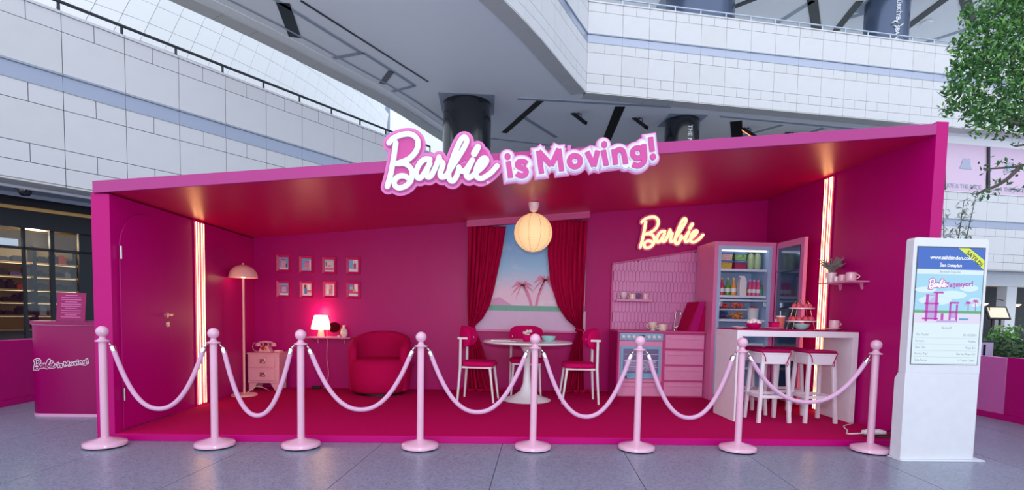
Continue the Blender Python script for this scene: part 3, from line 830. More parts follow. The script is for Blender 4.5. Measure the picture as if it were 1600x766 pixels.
def sdf_mb(S, off, d0, d1, res):
    xs = [c for s_ in S for c in (s_[0].x, s_[1].x)]; zs = [c for s_ in S for c in (s_[0].y, s_[1].y)]; mg = off + max(s_[2] for s_ in S) + 2 * res
    X = np.arange(min(xs) - mg, max(xs) + mg, res); Z = np.arange(min(zs) - mg, max(zs) + mg, res); gx, gz = np.meshgrid(X, Z)
    F = np.full(gx.shape, 1e9)
    for p, q, hw, mode in S:
        d = q - p; L = max(d.length, 1e-6); ux, uz = d.x / L, d.y / L
        a = (gx - p.x) * ux + (gz - p.y) * uz; c = -(gx - p.x) * uz + (gz - p.y) * ux
        if mode == 1: D = np.maximum(np.abs(a - L / 2) - L / 2, np.abs(c) - hw)
        elif mode == 2 and off < 1e-4: D = np.maximum(np.abs(a - L / 2) - L / 2 - .002, np.abs(c) - hw)
        else: D = np.hypot(a - np.clip(a, 0, L), c) - hw
        F = np.minimum(F, D)
    G = off - F; G[np.abs(G) < 1e-7] = 1e-7
    I = G > 0; b = MB(); vs_ = b.v; fs = b.f
    nz, nx = G.shape
    def face(poly):
        o = len(vs_); n = len(poly)
        vs_.extend((p[0], d0, p[1]) for p in poly); fs.append(tuple(range(o, o + n)))
    full = I[:-1, :-1] & I[1:, :-1] & I[:-1, 1:] & I[1:, 1:]; anyc = I[:-1, :-1] | I[1:, :-1] | I[:-1, 1:] | I[1:, 1:]
    for j in range(nz - 1):
        i = 0
        while i < nx - 1:
            if full[j, i]:
                k = i
                while k < nx - 1 and full[j, k]: k += 1
                face([(X[i], Z[j]), (X[k], Z[j]), (X[k], Z[j + 1]), (X[i], Z[j + 1])]); i = k; continue
            if anyc[j, i]:
                cs = [(i, j), (i + 1, j), (i + 1, j + 1), (i, j + 1)]; poly = []; cut = []
                for (a0, b0), (a1, b1) in zip(cs, cs[1:] + cs[:1]):
                    g0, g1 = G[b0, a0], G[b1, a1]
                    if g0 > 0: poly.append((X[a0], Z[b0]))
                    if (g0 > 0) != (g1 > 0):
                        u = g0 / (g0 - g1); pt = (X[a0] + (X[a1] - X[a0]) * u, Z[b0] + (Z[b1] - Z[b0]) * u); poly.append(pt); cut.append(pt)
                if len(poly) >= 3: face(poly)
                if len(cut) == 2:
                    o = len(vs_); p, q = cut
                    vs_.extend([(p[0], d0, p[1]), (q[0], d0, q[1]), (q[0], d1, q[1]), (p[0], d1, p[1])]); fs.append((o, o + 1, o + 2, o + 3))
            i += 1
    return b
SCK = ['B', 'a', 'r', 'b', 'i', 'e']
def script_mb(keys, w, d0, d1, tr, fill=False): return sdf_mb(script_segs(keys, tr, fill), (w - .045) / 2 * tr[2], d0, d1, .0042 * tr[2])
def block_mb(keys, w, d0, d1, tr, sq=0): return sdf_mb(block_segs(keys, tr), (w - .045) / 2 * tr[2], d0, d1, .0042 * tr[2])
ID = (0, 0, 1, 0, 0)
y0 = 4.72
sg = thing('roof_sign', 'big pink and white lettered sign standing on the front edge of the booth roof', 'sign', (.25, 4.74, 2.2))
script_mb(SCK, .118, y0 + .02, y0 + .04, ID, True).build('script_backing', 'sign_rim', sg)
script_mb(SCK, .07, y0 + .012, y0 + .02, ID, True).build('script_inner_backing', 'sign_pink', sg)
for k in ['B', 'a', 'r', 'b', 'i', 'e']:
    script_mb([k], .045, y0 - .012 - .0008 * SCK.index(k), y0 + .012, ID).build('script_letter', 'sign_white', sg)
BK = list(BLOCK)
block_mb(BK, .128, y0 + .022, y0 + .04, ID, .55).build('block_backing', 'sign_rim', sg)
block_mb(BK, .112, y0 + .014, y0 + .03, ID, .6).build('block_rim', 'sign_pale', sg)
block_mb(BK, .096, y0 + .004, y0 + .016, ID, .62).build('block_outline', 'sign_lav', sg)
block_mb(BK, .072, y0 - .004, y0 + .006, ID, .62).build('block_outline', 'sign_white', sg)
for k in BK: block_mb([k], .045, y0 - .014 - .0005 * BK.index(k), y0 - .003, ID, 0).build('block_letter', 'sign_pink', sg)
MB().lathe([(.014, 0), (.014, .004)], (0, 0, 0), 14).build('registered_mark', 'sign_pale', sg, world=False).matrix_local = Matrix.Translation((.0 - .25 + .005, y0 - 4.74 + .005, 2.275 - 2.2)) @ Matrix.Rotation(R(90), 4, 'X')
for x in (-.7, .0, .7, 1.3): MB().box(x - .015, x + .015, y0 + .04, 4.80, CZ(x) + .02, CZ(x) + .12).build('bracket', 'sign_rim', sg)

# glowing script sign on the back wall
ns = thing('neon_script_sign', 'glowing warm white script sign on dark pink backing above the kitchenette', 'sign', (2.6, 7.62, 2.3))
TN = (2.60, 2.325, .96, -.375, 2.43)
script_mb(['B', 'a', 'r', 'b', 'i', 'e'], .085, 7.60, 7.65, TN).build('backing', 'pink_unit', ns)
for k in ['B', 'a', 'r', 'b', 'i', 'e']: script_mb([k], .037, 7.575 - .0008 * SCK.index(k), 7.60, TN).build('script_letter', 'neon', ns)

# ------------------------------------------------------------------ rope barrier
PX = [(-3.12, 4.60), (-2.245, 4.62), (-1.535, 4.62), (-.535, 4.61), (.43, 4.61), (1.335, 4.61), (2.235, 4.61), (3.44, 4.61)]
ORD = ['in front of the door, leftmost', 'in front of the left LED tubes', 'in front of the pink bedside cabinet', 'right of the armchair', 'in front of the round table', 'in front of the oven', 'at the left leg of the white bar', 'beside the touch screen, rightmost']
def post():
    t = thing('barrier_post', '', 'barrier post', (0, 0, 0), group='pink rope barrier posts')
    MB().lathe([(.148, 0), (.152, .012)], n=36).build('rubber_foot', 'black', t, smooth=40, world=False)
    MB().lathe([(.156, .012), (.157, .034), (.15, .042), (.1, .055), (.05, .07), (.03, .078)], n=40).build('base', 'pink_post', t, smooth=50, world=False)
    MB().lathe([(.029, .07), (.029, .87)], n=20).build('pole', 'pink_post', t, smooth=50, world=False)
    MB().lathe([(.052, .868), (.055, .873), (.052, .878), (.034, .884), (.022, .9), (.02, .915)], n=24).build('collar', 'pink_post', t, smooth=50, world=False)
    MB().ball((0, 0, .95), .046, 24).build('ball_finial', 'pink_post', t, smooth=80, world=False)
    return t
p0 = post()
for i, (x, y) in enumerate(PX):
    o = p0 if i == 0 else copy_tree(p0)
    o.location = (x, y, 0); o['label'] = 'pale pink barrier post with ball top, ' + ORD[i]
RO = ['across the door, leftmost', 'across the bedside cabinet', 'across the armchair', 'left of the round table', 'right of the round table', 'across the kitchen drawers', 'across the bar stools, rightmost']
LOW = [.30, .25, .31, .30, .27, .27, .42]
for i in range(7):
    a = Vector((*PX[i], .868)); c = Vector((*PX[i + 1], .868)); d = (c - a); L = d.length; d.normalize()
    t = thing('barrier_rope', 'pale pink velvet rope with silver ends hung ' + RO[i], 'rope', ((a.x + c.x) / 2, (a.y + c.y) / 2, .3), group='pink velvet barrier ropes')
    e0 = a + d * .085 + Vector((0, 0, -.085)); e1 = c - d * .085 + Vector((0, 0, -.085))
    pts = []
    for k in range(25):
        u = k / 24; s = 2 * u - 1
        z = LOW[i] + .018 + (e0.z - LOW[i]) * (.55 * s * s + .45 * abs(s) ** 3.2)
        pts.append(Vector((e0.x + (e1.x - e0.x) * (.5 + .5 * (s * .93 + .07 * s ** 3)), e0.y + (e1.y - e0.y) * u - .012 * (1 - s * s), z)))
    MB().tube(pts, .0185, 10).build('velvet_cord', 'pink_rope', t, smooth=60)
    for e, p2, top in ((pts[0], pts[1], a + d * .05), (pts[-1], pts[-2], c - d * .05)):
        dv = (e - p2).normalized()
        MB().tube([e - dv * .012, e + dv * .03, e + dv * .042], [.021, .021, .01], 12).build('end_cap', 'chrome', t, smooth=50)
        MB().tube(smooth_path([e + dv * .04, (e + top) / 2 + Vector((0, -.012, .01)), top + Vector((0, 0, -.004)), top + Vector((0, .012, -.02))], 4), .005, 6).build('hook', 'chrome', t, smooth=60)

# ------------------------------------------------------------------ left corner of the booth room
# picture frames
PICS = [
 [('6fb6e0', 0, 0, 1, 1), ('e9a7c4', .2, .2, .75, .8), ('d8337e', .25, .74, .72, .86), ('f4e4ec', .05, 0, .95, .18), ('8a4a3a', .72, .18, .85, .5)],
 [('74b8e6', 0, 0, 1, 1), ('e28ab2', .3, .2, 1, .72), ('d8408a', .3, .68, 1, .78), ('f2eef2', .82, .05, 1, .9), ('e9a3bf', 0, .1, .9, .26)],
 [('a9d0e6', 0, 0, 1, 1), ('ead7cf', .1, .3, .9, .85), ('d66a9e', .05, .12, .95, .3), ('7a5a5a', .1, .45, .22, .8), ('f4e6ee', 0, 0, 1, .12), ('e08aa8', .3, .4, .7, .55)],
 [('7cc0e8', 0, 0, 1, 1), ('f3eaf0', .45, .3, 1, 1), ('cf3c80', .5, .25, .8, .7), ('f4e6f0', .0, 0, 1, .25), ('5a3a50', .62, .6, .68, .95)],
 [('79b4d8', 0, 0, 1, 1), ('c9569c', .12, .2, .88, .82), ('e6a8d0', .25, .25, .75, .7), ('f2eef4', .05, .0, .95, .16), ('9fc4de', .3, .5, .5, .68)],
 [('f0d6e2', 0, 0, 1, 1), ('4b8fc0', .2, .15, .5, .62), ('7a3a34', .18, .6, .45, .9), ('e06a92', .5, .25, .98, .48), ('f7f0f4', .6, .5, .9, .9)],
 [('e9a9c4', 0, 0, 1, 1), ('f2dde6', .1, .1, .4, .9), ('c98a80', .62, .2, .8, .85), ('d46a9a', .42, .1, .6, .55), ('f4e8ee', .82, 0, .95, 1)],
 [('d8387e', 0, 0, 1, 1), ('f0e2ec', 0, .0, 1, .22), ('f4eef4', .6, .4, .98, 1), ('9cc8e8', .1, .55, .45, .8), ('e0a24a', .42, .34, .75, .56), ('4a9ad0', .05, .86, .4, 1)]]
PL = ['with a pink house on blue sky, upper row far left', 'with a pink roof slope on blue sky, upper row second', 'with a pale house front over pink, upper row third', 'with a white tower on blue, upper row far right',
      'with a magenta doorway, lower row far left', 'with a blue shape on pale pink, lower row second', 'with a mottled pink room, lower row third', 'with a yellow shape on white and magenta, lower row far right']
FX = [(-2.76, 1.775), (-2.455, 1.765), (-2.145, 1.76), (-1.82, 1.765), (-2.76, 1.425), (-2.45, 1.425), (-2.14, 1.43), (-1.82, 1.43)]
mat('frame_pink', 'cf1a6a', .35)
for i, (x, z) in enumerate(FX):
    t = thing('picture_frame', 'small pink picture frame ' + PL[i], 'picture frame', (x, BY - .02, z), group='small framed pictures')
    w, h, q = .097, .118, .036
    fb = MB(); O = [(-w, -h), (w, -h), (w, h), (-w, h)]; I = [(-w + q, -h + q), (w - q, -h + q), (w - q, h - q), (-w + q, h - q)]
    vs_ = [(x + p[0], BY, z + p[1]) for p in O] + [(x + p[0] * .96, BY - .028, z + p[1] * .96) for p in O] + [(x + p[0], BY - .012, z + p[1]) for p in I]
    fs = []
    for k in range(4):
        j = (k + 1) % 4
        fs += [(k, j, 4 + j, 4 + k), (4 + k, 4 + j, 8 + j, 8 + k)]
    fb.add(vs_, fs); fb.build('frame', 'frame_pink', t)
    pic = MB().box(x - w + q - .002, x + w - q + .002, BY - .010, BY - .003, z - h + q - .002, z + h - q + .002).build('print', mat('pr_' + PICS[i][0][0], PICS[i][0][0], .4), t)
    W = 2 * (w - q); Hh = 2 * (h - q)
    for k, (c, a0, b0, a1, b1) in enumerate(PICS[i][1:]):
        MB().box(x - W / 2 + a0 * W, x - W / 2 + a1 * W, BY - .0104 - .0003 * k, BY - .010, z - Hh / 2 + b0 * Hh, z - Hh / 2 + b1 * Hh).build('printed_patch', mat('pr_' + c, c, .4), pic)

# floor lamp
lx, ly = -2.985, 6.9
t = thing('floor_lamp', 'pale pink floor lamp with a domed metal shade in the left corner', 'lamp', (lx, ly, FZ))
MB().lathe([(.15, 0), (.152, .015), (.145, .022), (.02, .03)], (lx, ly, FZ), 32).build('base', 'pink_lamp', t, smooth=40)
MB().tube([(lx, ly, FZ + .02), (lx, ly, 1.6)], .014, 10).build('pole', 'pink_lamp', t, smooth=60)
prof = [(.163 * math.cos(R(a)), .155 * math.sin(R(a))) for a in range(0, 90, 9)] + [(.012, .156)]
MB().lathe(prof[:1] + prof, (lx, ly, 1.53), 32).build('shade', 'pink_lamp', t, smooth=60)
MB().ball((lx, ly, 1.70), .012, 10).build('finial', 'pink_lamp', t, smooth=80)
sh_ = [o for o in t.children if o.name.startswith('shade')][0]
me = sh_.data
import bmesh
bm = bmesh.new(); bm.from_mesh(me); bm.faces.ensure_lookup_table()
bmesh.ops.delete(bm, geom=[f for f in bm.faces if len(f.verts) > 8 and f.calc_center_median().z < .01 + 1.53 - FZ], context='FACES_ONLY'); bm.to_mesh(me); bm.free()
sh_.modifiers.new('solid', 'SOLIDIFY').thickness = -.004
MB().ball((lx, ly, 1.56), .035, 14).build('bulb', 'lamp_glow', t, smooth=80)
point_light('floor_lamp_light', (lx, ly, 1.535), 2.4, (1, .62, .3), t, .03)
tag(MB().tube(smooth_path([(lx + .02, ly + .02, FZ + .03), (lx + .1, ly + .12, FZ + .1), (lx + .18, ly + .2, FZ + .06), (lx + .16, ly + .35, FZ + .012)], 6), .005, 6).build('lamp_cable', 'pink_lamp'), 'thin pale pink cable looping from the floor lamp base', 'cable')

# bedside cabinet
x0, x1, ya, yb = -3.12, -2.71, 7.31, 7.61
t = thing('bedside_cabinet', 'pale pink two-drawer bedside cabinet in the left corner', 'cabinet', (-2.91, 7.46, FZ))
MB().box(x0, x1, ya, yb, FZ + .1, .555).build('body', 'pink_stand', t, bevel=.008)
MB().box(x0 - .008, x1 + .008, ya - .01, yb, .553, .57).build('top', 'pink_stand', t, bevel=.004)
for z in (.20, .375):
    d = MB().box(x0 + .018, x1 - .05, ya - .014, ya + .01, z, z + .155).build('drawer', 'pink_stand', t, bevel=.005)
    MB().box(-2.955, -2.885, ya - .02, ya - .013, z + .055, z + .115).build('handle_plate', 'chrome', d, bevel=.004)
    MB().tube([(-2.945, ya - .02, z + .095), (-2.945, ya - .035, z + .075), (-2.895, ya - .035, z + .075), (-2.895, ya - .02, z + .095)], .006, 8).build('handle', 'gold', d, smooth=60)
for sx, xx in ((1, x0 + .01), (-1, x1 - .01)):
    for y in (ya + .01, yb - .04):
        MB().prism([(xx, FZ + .1), (xx + sx * .11, FZ + .1), (xx + sx * .05, FZ), (xx, FZ)], y, y + .03).build('leg', 'pink_stand', t, bevel=.003)
# telephone
px, py, pz = -2.93, 7.44, .571
t = thing('rotary_telephone', 'retro pale pink telephone with handset on the bedside cabinet', 'telephone', (px, py, pz))
MB().prism([(px - .08, pz), (px + .08, pz), (px + .075, pz + .02), (px + .04, pz + .085), (px - .04, pz + .085), (px - .075, pz + .02)], py - .07, py + .06).build('body', 'pink_stand', t, bevel=.012)
b = MB(); b.m = Matrix.Translation((px, py - .062, pz + .055)) @ Matrix.Rotation(R(65), 4, 'X'); b.lathe([(.034, 0), (.034, .014), (.014, .016)], (0, 0, 0), 20); b.m = None
b.build('dial', 'gold', t)
hs = MB().tube(smooth_path([(px - .1, py, pz + .105), (px - .07, py, pz + .13), (px, py, pz + .138), (px + .07, py, pz + .13), (px + .1, py, pz + .105)], 5), .014, 10)
for s in (-1, 1): hs.lathe([(.034, -.018), (.036, 0), (.02, .028)], (px + s * .1, py, pz + .098), 16)
hs.build('handset', 'pink_stand', t, smooth=50)
for s in (-1, 1): MB().box(px + s * .035 - .006, px + s * .035 + .006, py - .012, py + .012, pz + .08, pz + .13).build('cradle', 'pink_stand', t)
MB().tube(smooth_path([(px - .1, py, pz + .1), (px - .155, py, pz + .12), (px - .165, py - .02, pz + .05), (px - .12, py - .03, pz + .012), (px - .075, py - .02, pz + .012)], 6), .005, 6).build('cord', 'pink_post', t, smooth=60)
t = thing('remote_box', 'small pale pink flat box beside the telephone', 'box', (-2.765, 7.44, .57))
MB().box(-2.81, -2.725, 7.38, 7.5, .571, .592).build('body', 'pink_lamp', t, bevel=.004); MB().box(-2.8, -2.735, 7.39, 7.49, .592, .6).build('lid', 'porcelain', t, bevel=.003)

# wall shelf with table lamp, mirror, vase
t = thing('wall_shelf', 'narrow pale pink wall shelf under the framed pictures', 'shelf', (-2.12, 7.56, .76))
MB().box(-2.42, -1.82, 7.47, 7.65, .765, .782).build('board', 'pink_mid', t, bevel=.003)
for x in (-2.3, -1.94): MB().prism([(7.65, .765), (7.65, .69), (7.635, .69), (7.62, .75), (7.5, .755), (7.5, .765)], x - .008, x + .008, 'x').build('bracket', 'pink_mid', t)
lx, ly = -2.235, 7.55
t = thing('table_lamp', 'small lit table lamp with white tapered shade on the wall shelf', 'lamp', (lx, ly, .782))
MB().lathe([(.05, 0), (.045, .02), (.035, .08), (.035, .1)], (lx, ly, .782), 20).build('base', 'pink_lamp', t, smooth=50)
MB().lathe([(.127, 0), (.126, .03), (.088, .185), (.08, .19), (.01, .191)], (lx, ly, .885), 28).build('shade', 'lamp_glow', t, smooth=50)
point_light('table_lamp_light', (lx, ly - .02, 1.12), 2.2, (1, .6, .28), t, .06)
mx, mz = -2.06, .915
t = thing('round_mirror', 'round tilted pink vanity mirror on the wall shelf', 'mirror', (mx, 7.55, .782))
mat('mirror_glass', '7a2038', .08, metal=.85)
b = MB(); b.m = Matrix.Translation((mx, 7.55, mz)) @ Matrix.Rotation(R(72), 4, 'X'); b.lathe([(.085, -.006), (.088, 0), (.085, .006)], (0, 0, 0), 28, 1.0, .85); b.m = None
b.build('mirror_disc', 'mirror_glass', t, smooth=40)
MB().tube([(mx - .095, 7.55, .79), (mx - .095, 7.55, mz)], .005, 6).build('stand_arm', 'gold', t); MB().tube([(mx + .095, 7.55, .79), (mx + .095, 7.55, mz)], .005, 6).build('stand_arm', 'gold', t)
MB().box(mx - .1, mx + .1, 7.53, 7.57, .782, .79).build('base', 'pink_lamp', t)
t = thing('small_vase', 'small cream bottle vase at the right end of the wall shelf', 'vase', (-1.925, 7.55, .782))
MB().lathe([(.028, 0), (.045, .03), (.05, .06), (.04, .1), (.018, .125), (.017, .15), (.022, .165)], (-1.925, 7.55, .782), 24).build('body', 'porcelain_cream', t, smooth=60)
MB().lathe([(.024, .163), (.024, .168)], (-1.925, 7.55, .782), 24).build('rim', 'porcelain_cream', t)
t = thing('perfume_glass', 'tiny clear glass trinket between mirror and vase', 'trinket', (-1.99, 7.52, .782))
MB().lathe([(.018, 0), (.02, .02), (.008, .028)], (-1.99, 7.52, .782), 14).build('body', 'porcelain', t, smooth=50); MB().ball((-1.99, 7.52, .815), .008, 10).build('stopper', 'gold', t, smooth=80)
tag(MB().tube(smooth_path([(-2.17, 7.64, .76), (-2.18, 7.63, .5), (-2.15, 7.6, .25), (-2.2, 7.56, FZ + .006)], 6), .004, 6).build('wall_cable', 'pink_lamp'), 'thin pale cable hanging below the wall shelf', 'cable')
t = thing('plug_adapter', 'dark plug adapter on the carpet under the wall shelf', 'plug', (-2.3, 7.55, FZ))
MB().box(-2.36, -2.24, 7.52, 7.58, FZ, FZ + .04).build('body', 'black', t, bevel=.006); MB().tube([(-2.24, 7.55, FZ + .02), (-2.2, 7.555, FZ + .012)], .006, 6).build('lead', 'black', t)

# tub armchair
ax, ay = -1.375, 7.23
t = thing('tub_armchair', 'rounded deep pink velvet tub armchair against the back wall', 'armchair', (ax, ay, FZ))
MB().lathe([(.30, 0), (.30, .035)], (ax, ay, FZ), 36).build('swivel_base', 'black', t)
MB().lathe([(.33, .035), (.37, .07), (.385, .2), (.38, .40), (.35, .455), (.2, .468), (.01, .47)], (ax, ay, FZ), 44).build('seat', 'velvet', t, smooth=60)
b = MB(); vs_ = []; fs = []; NA = 40; prof_n = 10
for i in range(NA + 1):
    u = i / NA; th = R(-28 + 236 * u); s = math.sin(PI * u)
    top = .60 + .215 * (s ** .8) ; ro = .395 + .0 * s; tk = .10
    if i in (0, NA): top = .56
    P = [(ro - .01, .06), (ro, .2), (ro + .005, top - .06), (ro - .01, top - .015), (ro - tk / 2, top), (ro - tk + .01, top - .015), (ro - tk, top - .06), (ro - tk, .4), (ro - tk, .2), (ro - tk / 2, .06)]
    if i in (0, NA): P = [(ro - tk / 2 + (p[0] - ro + tk / 2) * .6, p[1]) for p in P]
    vs_ += [(ax + p[0] * math.cos(th), ay + p[0] * math.sin(th), FZ + p[1]) for p in P]
for i in range(NA):
    for k in range(prof_n):
        k2 = (k + 1) % prof_n
        fs.append((i * prof_n + k, (i + 1) * prof_n + k, (i + 1) * prof_n + k2, i * prof_n + k2))
fs.append(tuple(range(prof_n))); fs.append(tuple(range((NA + 1) * prof_n - 1, NA * prof_n - 1, -1)))
b.add(vs_, fs); b.build('backrest', 'velvet', t, smooth=70)

# ------------------------------------------------------------------ window print, curtains, pendant
mu = thing('window_mural', 'printed beach view with two pink palms between the curtains', 'window print', (.57, 7.645, .92))
MB().box(-.24, 1.40, 7.642, 7.65, 1.2, 2.47).build('sky_print', 'sky_print', mu)
mat('sand_print', 'dcc0e0', .6, var=.06, scale=9); mat('green_print', '7ab8a4', .6, var=.12, scale=9); mat('palm_print', 'e28eb0', .6); mat('hill_print', 'e0a6cc', .6)
MB().box(-.24, 1.42, 7.638, 7.65, .92, 1.2).build('sand_print', 'sand_print', mu)
MB().box(-.24, 1.40, 7.636, 7.65, 1.19, 1.265).build('green_strip', 'green_print', mu)
MB().prism([(.0, 1.25), (.12, 1.36), (.2, 1.38), (.34, 1.29), (.42, 1.25)], 7.637, 7.641).build('printed_hill', 'hill_print', mu)
MB().box(-.26, 1.44, 7.615, 7.65, .895, .925).build('sill', 'pink_mid', mu, bevel=.003)
def palm(x, z, s, lean):
    b = MB(); g = []
    b.ribbon(smooth_path([Vector((x + lean, 1.26)), Vector((x + lean * .75, 1.26 + (z - 1.26) * .4)), Vector((x, z))], 6), .032, 7.630, 7.636, 'none')
    for a, L in ((-35, .9), (-5, 1), (25, 1), (60, .85), (100, .75), (135, .95), (165, 1), (200, 1), (230, .85)):
        ca, sa = math.cos(R(a)), math.sin(R(a)); Ls = L * s
        pts = [Vector((x + ca * Ls * u, z + sa * Ls * u - .55 * s * u * u)) for u in (0, .25, .5, .75, 1)]
        ws = (.02, .055, .06, .045, .004); up_ = []; dn = []
        for p, w in zip(pts, ws): up_.append((p.x, p.y + w * s * 2.2)); dn.append((p.x, p.y - w * s * 1.2))
        b.prism(up_ + dn[::-1], 7.630, 7.636)
    b.build('printed_palm', 'palm_print', mu)
palm(.515, 1.55, .165, .13); palm(.835, 1.63, .175, -.12)
def interp(tab, z):
    for (z0, v0), (z1, v1) in zip(tab, tab[1:]):
        if z0 >= z >= z1: return v0 + (v1 - v0) * (z0 - z) / (z0 - z1)
    return tab[-1][1]
def curtain(outer, inner, label, n):
    t = thing('curtain', label, 'curtain', ((outer[0][1] + inner[0][1]) / 2, 7.58, FZ), group='window curtains')
    b = MB(); NZ, NS = 64, 90; zt, zb = outer[0][0], FZ + .005
    vs_ = []
    for i in range(NZ + 1):
        z = zt + (zb - zt) * i / NZ; xo = interp(outer, z); xi = interp(inner, z); wd = abs(xi - xo)
        tie = math.exp(-((z - .94) / .13) ** 2)
        for k in range(NS + 1):
            s = k / NS
            amp = (.016 + .012 * math.sin(3.1 * s + 1)) * (1 - .3 * tie) + .02 * max(0, (.5 - z))
            y = 7.575 - .03 * tie - amp * math.sin(2 * PI * n * s + .7 * math.sin(2.2 * z) + 1.2 * math.sin(5 * s)) - .01 * math.sin(2 * PI * n * 2.3 * s + z * 3)
            y -= .05 * max(0, .25 - z) * 2
            vs_.append((xo + (xi - xo) * s, y, z))
    fs = [(i * (NS + 1) + k, i * (NS + 1) + k + 1, (i + 1) * (NS + 1) + k + 1, (i + 1) * (NS + 1) + k) for i in range(NZ) for k in range(NS)]
    b.add(vs_, fs); b.build('drape', 'curtain', t, smooth=80, solid=.004)
    xo, xi = interp(outer, .94), interp(inner, .94); c = (xo + xi) / 2; w = abs(xi - xo) / 2 + .012
    MB().tube([(c + w * math.cos(2 * PI * k / 20), 7.55 + .062 * math.sin(2 * PI * k / 20), .94 + .01 * math.sin(2 * PI * k / 10)) for k in range(20)], .014, 8, closed=True).build('tie_band', 'curtain', t, smooth=60)
    b = MB(); x2 = interp(outer, FZ + .01); x3 = interp(inner, FZ + .01)
    prev = None
    pts = [(x2 + (x3 - x2) * k / 14, 7.5 - .035 * math.sin(k * 1.3), FZ + .018 + .01 * math.sin(k * 2.1)) for k in range(-3, 18)]
    b.tube(pts, [.02 + .008 * math.sin(k * 1.7) for k in range(21)], 8); b.build('hem_puddle', 'curtain', t, smooth=60)
CT = 2.345
curtain([(2.345, -.245), (1.5, -.25), (.94, -.235), (.6, -.22), (.06, -.23)], [(2.345, .27), (2.0, .22), (1.5, .125), (1.24, .055), (1.08, -.03), (.99, -.12), (.94, -.15), (.85, -.1), (.6, .0), (.3, .1), (.06, .22)], 'deep red velvet curtain left of the beach print, tied back', 7)
curtain([(2.46, 1.40), (1.5, 1.385), (.94, 1.365), (.6, 1.38), (.06, 1.42)], [(2.46, .86), (2.0, .855), (1.6, .90), (1.27, 1.01), (1.08, 1.14), (.99, 1.25), (.94, 1.285), (.85, 1.27), (.6, 1.2), (.3, 1.15), (.06, 1.08)], 'deep red velvet curtain right of the beach print, tied back', 7)
t = thing('curtain_pelmet', 'slanting pink curtain pelmet board above the beach print', 'pelmet', (.57, 7.58, 2.4))
MB().prism([(-.27, 2.32), (1.42, 2.49), (1.42, 2.575), (-.27, 2.403)], 7.53, 7.65).build('board', 'pink_unit', t, bevel=.003)
MB().prism([(-.275, 2.398), (1.425, 2.568), (1.425, 2.579), (-.275, 2.409)], 7.525, 7.65).build('top_edge', 'pink_mid', t)

lx, ly = .56, 6.58; lz = CZ(lx)
t = thing('pendant_lamp', 'lit round paper lantern pendant hanging from the booth ceiling', 'lamp', (lx, ly, lz))
MB().lathe([(.02, -.11), (.045, -.095), (.062, -.04), (.066, 0)], (lx, ly, lz - .005), 24).build('ceiling_cup', 'porcelain', t, smooth=60)
MB().tube([(lx, ly, lz - .08), (lx, ly, lz - .13)], .004, 6).build('cord', 'porcelain', t)
r = .228; zc = lz - .13 - r
gl = MB().ball((lx, ly, zc), r, 40).build('paper_globe', 'paper_glow', t, smooth=80)
for k in range(10): 
    a = 2 * PI * k / 10
    MB().tube([(lx + (r + .001) * math.sin(PI * i / 24) * math.cos(a), ly + (r + .001) * math.sin(PI * i / 24) * math.sin(a), zc + (r + .001) * math.cos(PI * i / 24)) for i in range(1, 24)], .0022, 5).build('rib', 'paper_rib', gl)
for k in range(-9, 10):
    zz = k * .022; rr = math.sqrt(r * r - zz * zz) + .0005
    MB().tube([(lx + rr * math.cos(2 * PI * i / 40), ly + rr * math.sin(2 * PI * i / 40), zc + zz) for i in range(40)], .0011, 4, closed=True).build('wire_hoop', 'paper_rib', gl)
point_light('pendant_light', (lx, ly - .0, zc + r + .06), 3.0, (1, .8, .55), t, .05)

